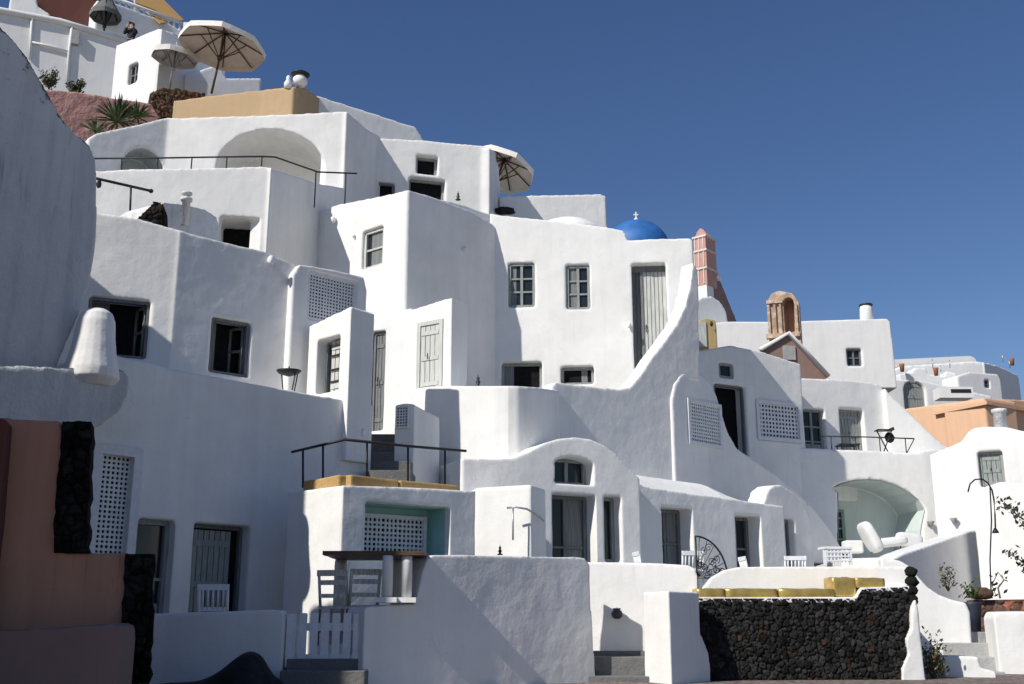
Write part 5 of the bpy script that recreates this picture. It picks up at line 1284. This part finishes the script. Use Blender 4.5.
# long white wall with pipes
FLw = Fac((-30, 2, 36.2), (126, 40, 38.4))
h = House('terrace_wall', 'long white terrace wall with grey pipes and a box, under the dark red house', 'wall', 'far_white', .09, wave=.02)
h.face(FLw, [(-40, 1), (0, 10), (30, 15), (60, 21), (90, 28), (127, 41)], 1.6, 17)
def _pipes(root):
    def fz(px, py): s_, z_ = FLw.uv(px, py); return FLw.w(s_, -.06, z_)
    sub('pipe', 'far_white', root, lambda mb: mb.tube([fz(32, 17), fz(30, 60)], .05, 6))
    sub('pipe', 'far_white', root, lambda mb: mb.tube([fz(72, 26), fz(69, 53), fz(67, 88)], .06, 6))
    sub('pipe', 'far_white', root, lambda mb: mb.tube([fz(32, 43), fz(50, 47), fz(70, 53)], .045, 6))
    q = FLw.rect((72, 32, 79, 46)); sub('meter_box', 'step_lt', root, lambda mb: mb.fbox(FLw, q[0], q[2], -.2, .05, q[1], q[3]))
    sub('coping', 'far_white', root, lambda mb: mb.tube([fz(-38, 3), fz(0, 11), fz(60, 22), fz(127, 42)], .12, 6))
h.part(_pipes); h.done()
# dark red house and its terrace, awning
FRd = Fac((35, 10, 39.6), (100, 12, 40.4))
h = House('red_house', 'dark red plastered house at the top left above the long white wall', 'house', 'clay_red', .1, wave=.02, soft=2)
h.face(FRd, [(38, -40), (102, -40)], 2, 18); h.done()
FRw = Fac((-10, 5, 38.6), (52, 10, 39.4))
h = House('terrace_block', 'small white stepped block on the roofline beside the dark red house', 'wall block', 'far_white', .08, solid=True)
h.face(FRw, [(10, -2), (22, -4), (36, -4), (38, 6), (50, 14), (50, 30)], .8, 18); h.done()
FRt = Fac((97, 10, 39.6), (190, 35, 42.0))
h = House('balcony_wall', 'white balcony wall with a small column balustrade beneath the ochre awning', 'balcony', 'far_white', .09, wave=.02)
h.face(FRt, [(97, 0), (118, 4), (140, 12), (165, 21), (188, 34)], 1.6, 18)
def _bal(root):
    a = FRt.uv(108, 2); b = FRt.uv(186, 33); za = FRt.uv(108, -1)[1]; zb_ = FRt.uv(186, 28)[1]
    for i in range(14):
        k = i / 13; p = FRt.w(a[0] + (b[0] - a[0]) * k, .12, za + (zb_ - za) * k - .25)
        sub('baluster', 'far_white', root, lambda mb: mb.lathe([(.05, -.1), (.09, .1), (.05, .28), (.06, .45)], p, 8))
    sub('handrail', 'far_white', root, lambda mb: mb.tube([FRt.w(a[0] - .1, .12, za + .22), FRt.w(b[0] + .1, .12, zb_ + .22)], .08, 6))
    p = P(186, 34, 41.5); sub('post', 'far_white', root, lambda mb: mb.box((p.x, p.y, p.z + .05), (.22, .22, .9)))
h.part(_bal); h.done()
t = T('awning', 'ochre fabric awning over the balcony at the top left', 'awning', P(150, 0, 42.5))
sub('fabric', 'awning', t, lambda mb: mb.add([P(118, -12, 42.0), P(150, -14, 45.0), P(184, 20, 43.0), P(160, 23, 40.8)] + [q + Vector((0, 0, -.05)) for q in (P(118, -12, 42.0), P(150, -14, 45.0), P(184, 20, 43.0), P(160, 23, 40.8))], [(0, 1, 2, 3), (7, 6, 5, 4), (0, 1, 5, 4), (1, 2, 6, 5), (2, 3, 7, 6), (3, 0, 4, 7)]))
for a in ((135, -4, 41.4, 12),): sub('post', 'far_white', t, lambda mb: mb.tube([P(a[0], a[1] - 10, a[2]), P(a[0], a[3], a[2])], .06, 6))
umbrella('umbrella', 'folded grey umbrella hanging beside the dark red house', P(108, -8, 39.2), .62, 1.0, 2.0, 'step', .3, group=None, wood='iron')
# pink render slope, rocks, agave
FPr = Fac((45, 110, 30.0), (160, 105, 31.5))
h = House('pink_wall', 'rough pink rendered wall behind the agave', 'wall', 'pinkrock', .07, wave=.12, solid=True)
h.face(FPr, [(40, 90), (56, 90), (75, 92), (95, 95), (118, 99), (140, 101), (152, 104), (160, 118)], 1.0, 13); h.done()
FDr = Fac((150, 100, 32.2), (215, 95, 33.0))
pp = [FDr.uv(*q) for q in ((148, 118), (178, 118), (206, 97), (205, 94), (185, 90), (162, 88), (150, 93))]
mb = stone_panel(FDr, pp, 0, .17, 91, base=(.16, .11, .075), relief=.12, step=.04, var=.3, red=.2)
v, f = poly_prism(FDr, pp, .04, .8); mb.c = np.concatenate([mb.c, np.tile([[.12, .09, .06, 1]], (len(v), 1))]); mb.add(v, f)
o = mb.build('rubble_wall', 'stone'); tag(o, 'brown rubble stone wall left of the tan terrace wall', 'stone wall')
def blade(mb, cols, base, dirv, L_, w_, bend, col):
    d = Vector(dirv).normalized(); side = d.cross(Vector((0, 0, 1)));
    if side.length < .05: side = Vector((1, 0, 0))
    side.normalize(); n = 6; vs = []
    for i in range(n + 1):
        k = i / n; p = Vector(base) + d * (L_ * k) + Vector((0, 0, -bend * L_ * k * k)); ww = w_ * (1 - k) ** .7 * (.6 + .8 * k if k < .5 else 1)
        vs += [p - side * ww + Vector((0, 0, ww * .5)), p, p + side * ww + Vector((0, 0, ww * .5))]
    fs = []
    for i in range(n): fs += [(i * 3, i * 3 + 1, i * 3 + 4, i * 3 + 3), (i * 3 + 1, i * 3 + 2, i * 3 + 5, i * 3 + 4)]
    mb.add(vs, fs, True); cols += [[c * random.uniform(.9, 1.1) for c in col] + [1]] * len(vs)
def spiky(px, py, Y, L_, n, lab, name='agave_plant', up=.15, w=.045):
    p = P(px, py, Y); mb = MB(); cols = []
    for i in range(n):
        a = random.uniform(0, 2 * pi); e = random.uniform(up, 1.45)
        c = random.choice([(.035, .07, .025), (.05, .09, .03), (.028, .05, .02), (.07, .10, .04)])
        blade(mb, cols, p + Vector((cos(a), sin(a), 0)) * .05, (cos(a) * cos(e), sin(a) * cos(e), sin(e)), L_ * random.uniform(.75, 1.1), w, random.uniform(.1, .35), c)
    mb.c = cols; o = mb.build(name, 'leaf'); tag(o, lab, 'plant'); return o
spiky(117, 122, 28.6, .95, 110, 'large spiky green agave in front of the pink wall')
spiky(95, 131, 27.6, .48, 50, 'small spiky agave at the lower left of the large agave')
spiky(137, 118, 29.0, .62, 50, 'medium spiky agave behind the right side of the large agave')
def shrub(name, px, py, Y, r, n, lab, cols_=((.06, .09, .03), (.09, .10, .04), (.04, .06, .025)), leaf=.05, squash=(1, 1, 1), cat='shrub'):
    p = P(px, py, Y); t = T(name, lab, cat, (p.x, p.y, p.z - r * squash[2])); rng = random.Random(int(px * 7 + py))
    st = MB(); pts = []
    for i in range(9):
        a = rng.uniform(0, 2 * pi); q = p + Vector((cos(a) * r * squash[0] * rng.uniform(.3, .9), sin(a) * r * squash[1] * rng.uniform(.3, .9), r * squash[2] * rng.uniform(-.3, .9)))
        b = Vector((p.x, p.y, p.z - r * squash[2])); m = (b + q) / 2 + Vector((rng.uniform(-.1, .1), 0, .05)) * r; st.tube([b, m, q], [.02 * r + .006, .012 * r + .004, .004], 5); pts += [m, q, (m + q) / 2]
    st.build('stem', 'bark', t)
    mb = MB(); cols = []
    for i in range(n):
        b = rng.choice(pts); q = b + Vector((rng.gauss(0, .2), rng.gauss(0, .2), rng.gauss(0, .2))) * r
        d = Vector((rng.gauss(0, 1), rng.gauss(0, 1), rng.gauss(0, 1))).normalized(); u = d.orthogonal().normalized(); w_ = d.cross(u); l = leaf * rng.uniform(.6, 1.3)
        c = rng.choice(cols_); mb.add([q - u * l, q + w_ * l * .45, q + u * l, q - w_ * l * .45], [(0, 1, 2, 3)]); cols += [list(c) + [1]] * 4
    mb.c = cols; mb.build('foliage', 'leaf', t); return t
shrub('shrub', 75, 88, 31.2, .28, 480, 'small green tuft at the foot of the long white wall, left of the agave', leaf=.06)
shrub('shrub', 50, 80, 31.8, .35, 480, 'dry grey green bush half hidden behind the tall rounded wall', ((.12, .12, .07), (.09, .09, .05)), .06)
shrub('shrub', 932, 656, 16.2, .34, 420, 'dry yellow green bush beside the white buttress at the lower right', ((.10, .11, .04), (.16, .14, .06), (.06, .07, .03), (.20, .13, .05)), .035, (.55, .6, 1.2))
shrub('olive_sapling', 947, 578, 20.8, .22, 130, 'small olive sapling against the shaded retaining wall', ((.10, .12, .07), (.14, .15, .09)), .04, (.8, .6, 1.1), 'sapling')
p = P(975, 632, 19.2); t = T('plant_pot', 'dark blue flower pot with a green plant beside the garden steps', 'flower pot', p)
sub('pot_body', 'pot', t, lambda mb: mb.lathe([(.10, 0), (.13, .3), (.15, .46), (.15, .50), (.12, .50), (.10, .46)], p, 16))
mb = MB(); cols = []
for i in range(90):
    q = p + Vector((random.gauss(0, .07), random.gauss(0, .07), .58 + abs(random.gauss(0, .10)))); d = Vector((random.gauss(0, 1), random.gauss(0, 1), random.gauss(0, 1))).normalized(); u = d.orthogonal().normalized(); w_ = d.cross(u)
    mb.add([q - u * .05, q + w_ * .022, q + u * .05, q - w_ * .022], [(0, 1, 2, 3)]); cols += [list(random.choice([(.05, .10, .03), (.08, .12, .03)])) + [1]] * 4
mb.c = cols; mb.build('foliage', 'leaf', t)
# bougainvillea branches at right edge
def branch(name, lab, pts, Y, n):
    t = T(name, lab, 'branch', P(pts[0][0], pts[0][1], Y)); w = [P(x, y, Y + .1 * i) for i, (x, y) in enumerate(pts)]
    sub('stem', 'bark', t, lambda mb: mb.tube(w, [.02 - .014 * i / (len(w) - 1) for i in range(len(w))], 5))
    mb = MB(); cols = []; rng = random.Random(int(pts[0][1]))
    for i in range(n):
        k = rng.uniform(0, len(w) - 1.001); j = int(k); q = w[j].lerp(w[j + 1], k - j) + Vector((rng.gauss(0, .07), rng.gauss(0, .1), rng.gauss(0, .07)))
        d = Vector((rng.gauss(0, 1), rng.gauss(0, 1), rng.gauss(0, 1))).normalized(); u = d.orthogonal().normalized(); w_ = d.cross(u); l = rng.uniform(.03, .065)
        mb.add([q - u * l, q + w_ * l * .5, q + u * l, q - w_ * l * .5], [(0, 1, 2, 3)]); cols += [list(rng.choice([(.025, .04, .018), (.04, .055, .025), (.06, .05, .03)])) + [1]] * 4
    mb.c = cols; mb.build('foliage', 'leaf', t)
branch('branch', 'upper dark leafy branch reaching in at the right edge', [(1050, 535), (1032, 524), (1018, 516), (1010, 508), (1004, 502)], 19, 150)
branch('branch', 'lower dark leafy branch reaching in at the right edge', [(1050, 580), (1032, 566), (1020, 560), (1008, 553)], 19.3, 80)
branch('climbing_twig', 'thin bare climbing twig with few leaves on the white wall at right', [(1000, 598), (998, 588), (1004, 580), (998, 572), (992, 585), (996, 596)], 20.6, 30)
# ---- person with a camera on the upper terrace
def person(px, py_head, Y):
    hd = P(px, py_head, Y); foot = Vector((hd.x, hd.y, hd.z - 1.60))
    t = T('person', 'person in a dark jacket holding a camera to the face behind the long white wall', 'person', foot)
    V = {'pelvis': (0, 0, .95, .15, .12), 'waist': (0, 0, 1.10, .13, .10), 'chest': (0, -.01, 1.30, .16, .11), 'neckb': (0, 0, 1.45, .075, .07), 'neck': (0, -.01, 1.52, .058, .058), 'head': (0, -.02, 1.61, .078, .095), 'crown': (0, -.01, 1.70, .066, .08),
         'shl': (-.17, 0, 1.41, .065, .065), 'ell': (-.25, -.10, 1.20, .048, .048), 'wrl': (-.09, -.22, 1.50, .032, .032), 'hal': (-.05, -.21, 1.58, .035, .028),
         'shr': (.17, 0, 1.41, .065, .065), 'elr': (.25, -.10, 1.20, .048, .048), 'wrr': (.09, -.22, 1.50, .032, .032), 'har': (.05, -.21, 1.58, .035, .028),
         'hpl': (-.09, 0, .90, .095, .095), 'knl': (-.10, -.02, .50, .06, .06), 'anl': (-.10, 0, .09, .042, .042), 'tol': (-.11, -.15, .04, .04, .03),
         'hpr': (.09, 0, .90, .095, .095), 'knr': (.10, -.02, .50, .06, .06), 'anr': (.10, 0, .09, .042, .042), 'tor': (.11, -.15, .04, .04, .03)}
    E = [('pelvis', 'waist'), ('waist', 'chest'), ('chest', 'neckb'), ('neckb', 'neck'), ('neck', 'head'), ('head', 'crown'), ('chest', 'shl'), ('shl', 'ell'), ('ell', 'wrl'), ('wrl', 'hal'), ('chest', 'shr'), ('shr', 'elr'), ('elr', 'wrr'), ('wrr', 'har'),
         ('pelvis', 'hpl'), ('hpl', 'knl'), ('knl', 'anl'), ('anl', 'tol'), ('pelvis', 'hpr'), ('hpr', 'knr'), ('knr', 'anr'), ('anr', 'tor')]
    def skin(V, E, root, grow=0):
        names = list(V); me = bpy.data.meshes.new('skin'); me.from_pydata([V[n][:3] for n in names], [(names.index(a), names.index(b)) for a, b in E], [])
        o = bpy.data.objects.new('tmp', me); COL.objects.link(o); m = o.modifiers.new('s', 'SKIN'); m.use_smooth_shade = True
        for i, n in enumerate(names): me.skin_vertices[0].data[i].radius = (V[n][3] + grow, V[n][4] + grow); me.skin_vertices[0].data[i].use_root = (n == root)
        ss = o.modifiers.new('sub', 'SUBSURF'); ss.levels = 2; ss.render_levels = 2
        r = bpy.data.meshes.new_from_object(o.evaluated_get(bpy.context.evaluated_depsgraph_get())); bpy.data.objects.remove(o); return r
    me = skin(V, E, 'pelvis'); o = bpy.data.objects.new('body', me); me.materials.append(M['skin']); o.parent = t; COL.objects.link(o)
    J = {k: V[k] for k in ('pelvis', 'waist', 'chest', 'neckb', 'shl', 'ell', 'shr', 'elr')}
    J['wrl'] = (-.115, -.20, 1.44, .036, .036); J['wrr'] = (.115, -.20, 1.44, .036, .036)
    EJ = [('pelvis', 'waist'), ('waist', 'chest'), ('chest', 'neckb'), ('chest', 'shl'), ('shl', 'ell'), ('ell', 'wrl'), ('chest', 'shr'), ('shr', 'elr'), ('elr', 'wrr')]
    me = skin(J, EJ, 'pelvis', .02); o = bpy.data.objects.new('jacket', me); me.materials.append(M['jacket']); o.parent = t; COL.objects.link(o)
    K = {k: V[k] for k in ('pelvis', 'hpl', 'knl', 'anl', 'hpr', 'knr', 'anr')}
    me = skin(K, [('pelvis', 'hpl'), ('hpl', 'knl'), ('knl', 'anl'), ('pelvis', 'hpr'), ('hpr', 'knr'), ('knr', 'anr')], 'pelvis', .014); o = bpy.data.objects.new('trousers', me); me.materials.append(M['jacket']); o.parent = t; COL.objects.link(o)
    sub('hair', 'hair', t, lambda mb: mb.blob(foot + Vector((0, .03, 1.68)), (.10, .10, .10), .15, 4))
    p = foot + Vector((0, -.20, 1.62)); ct = T('camera_body', 'small black camera held up to the face of the person on the upper terrace', 'camera', p)
    sub('camera_case', 'iron', ct, lambda mb: mb.box(p, (.13, .05, .08))); sub('lens', 'iron', ct, lambda mb: mb.tube([p + Vector((0, -.02, 0)), p + Vector((0, -.10, 0))], .032, 10))
person(132, 26, 38.9)
# ================================================================ ground, light, camera
def grid_ground():
    mb = MB(); xs = [-600, -200, -60, -30, -20] + [-16 + 2 * i for i in range(17)] + [20, 30, 60, 200, 600]; ys = [-200, -60, -20, -8, -2, 0, 3, 6, 9, 10.5, 12, 13, 14, 15, 17, 20, 25, 30, 40, 60, 100, 200, 700]
    def hz(x, y):
        z = max(0, min(.78, (y - 1) / 11 * .78)) + max(0, y - 18) * .02
        return z if y < 30 else z - (y - 30) * .004
    for y in ys:
        for x in xs: mb.v.append(Vector((x, y, hz(x, y))))
    n = len(xs)
    for j in range(len(ys) - 1):
        for i in range(n - 1): mb.f.append((j * n + i, j * n + i + 1, (j + 1) * n + i + 1, (j + 1) * n + i)); mb.sm.append(True)
    o = mb.build('ground', 'ground'); o['kind'] = 'structure'
    mb = MB()
    def hill(x, y):
        t = max(0, min(1, (y - 30) / 40)); lx = max(0, min(1, (24 - x) / 40))
        return -2 + 22 * t * lx + 7 * t * max(0, min(1, (70 - x) / 60)) + (noise.noise(Vector((x * .08, y * .08, 0))) * 1.5)
    xs = [-90 + 5 * i for i in range(40)]; ys = [33 + 4 * i for i in range(25)]
    for y in ys:
        for x in xs: mb.v.append(Vector((x, y, hill(x, y))))
    n = len(xs)
    for j in range(len(ys) - 1):
        for i in range(n - 1): mb.f.append((j * n + i, j * n + i + 1, (j + 1) * n + i + 1, (j + 1) * n + i)); mb.sm.append(True)
    o = mb.build('hillside', 'ground'); o['kind'] = 'structure'
grid_ground()

w = bpy.data.worlds.new('World'); SC.world = w; w.use_nodes = True
nt = w.node_tree; nt.nodes.clear()
out = nt.nodes.new('ShaderNodeOutputWorld'); bg = nt.nodes.new('ShaderNodeBackground'); sky = nt.nodes.new('ShaderNodeTexSky')
sky.sky_type = 'NISHITA'; sky.sun_disc = False
sky.sun_elevation = math.asin(SUN_DIR.z); sky.sun_rotation = atan2(SUN_DIR.x, SUN_DIR.y)
sky.air_density = SKY_AIR; sky.dust_density = SKY_DUST; sky.ozone_density = SKY_OZ; sky.altitude = 100
bg.inputs[1].default_value = SKY_STR
hs = nt.nodes.new('ShaderNodeHueSaturation'); hs.inputs['Hue'].default_value = .510; hs.inputs['Saturation'].default_value = 1.14; hs.inputs['Value'].default_value = .97; nt.links.new(sky.outputs[0], hs.inputs['Color']); nt.links.new(hs.outputs[0], bg.inputs[0]); nt.links.new(bg.outputs[0], out.inputs[0])
ld = bpy.data.lights.new('sun', 'SUN'); ld.energy = SUN_STR; ld.angle = radians(.53); ld.color = (1.0, .955, .88)
lo = bpy.data.objects.new('sun', ld); COL.objects.link(lo); lo.location = (-30, -30, 40); lo.rotation_euler = SUN_DIR.to_track_quat('Z', 'Y').to_euler()

cd = bpy.data.cameras.new('camera'); cam = bpy.data.objects.new('camera', cd); COL.objects.link(cam)
cam.location = (0, 0, EYE); cam.rotation_euler = (pi / 2 + PITCH, 0, 0)
cd.sensor_width = 36; cd.lens = 36 * FPX / 1024; cd.clip_start = .1; cd.clip_end = 3000
SC.camera = cam
SC.render.engine = 'CYCLES'
SC.cycles.use_denoising = True; SC.cycles.max_bounces = 6; SC.cycles.diffuse_bounces = 4
SC.view_settings.view_transform = 'Standard'; SC.view_settings.look = 'None'; SC.view_settings.exposure = 0; SC.view_settings.gamma = 1
SC.render.resolution_x = 1024; SC.render.resolution_y = 684
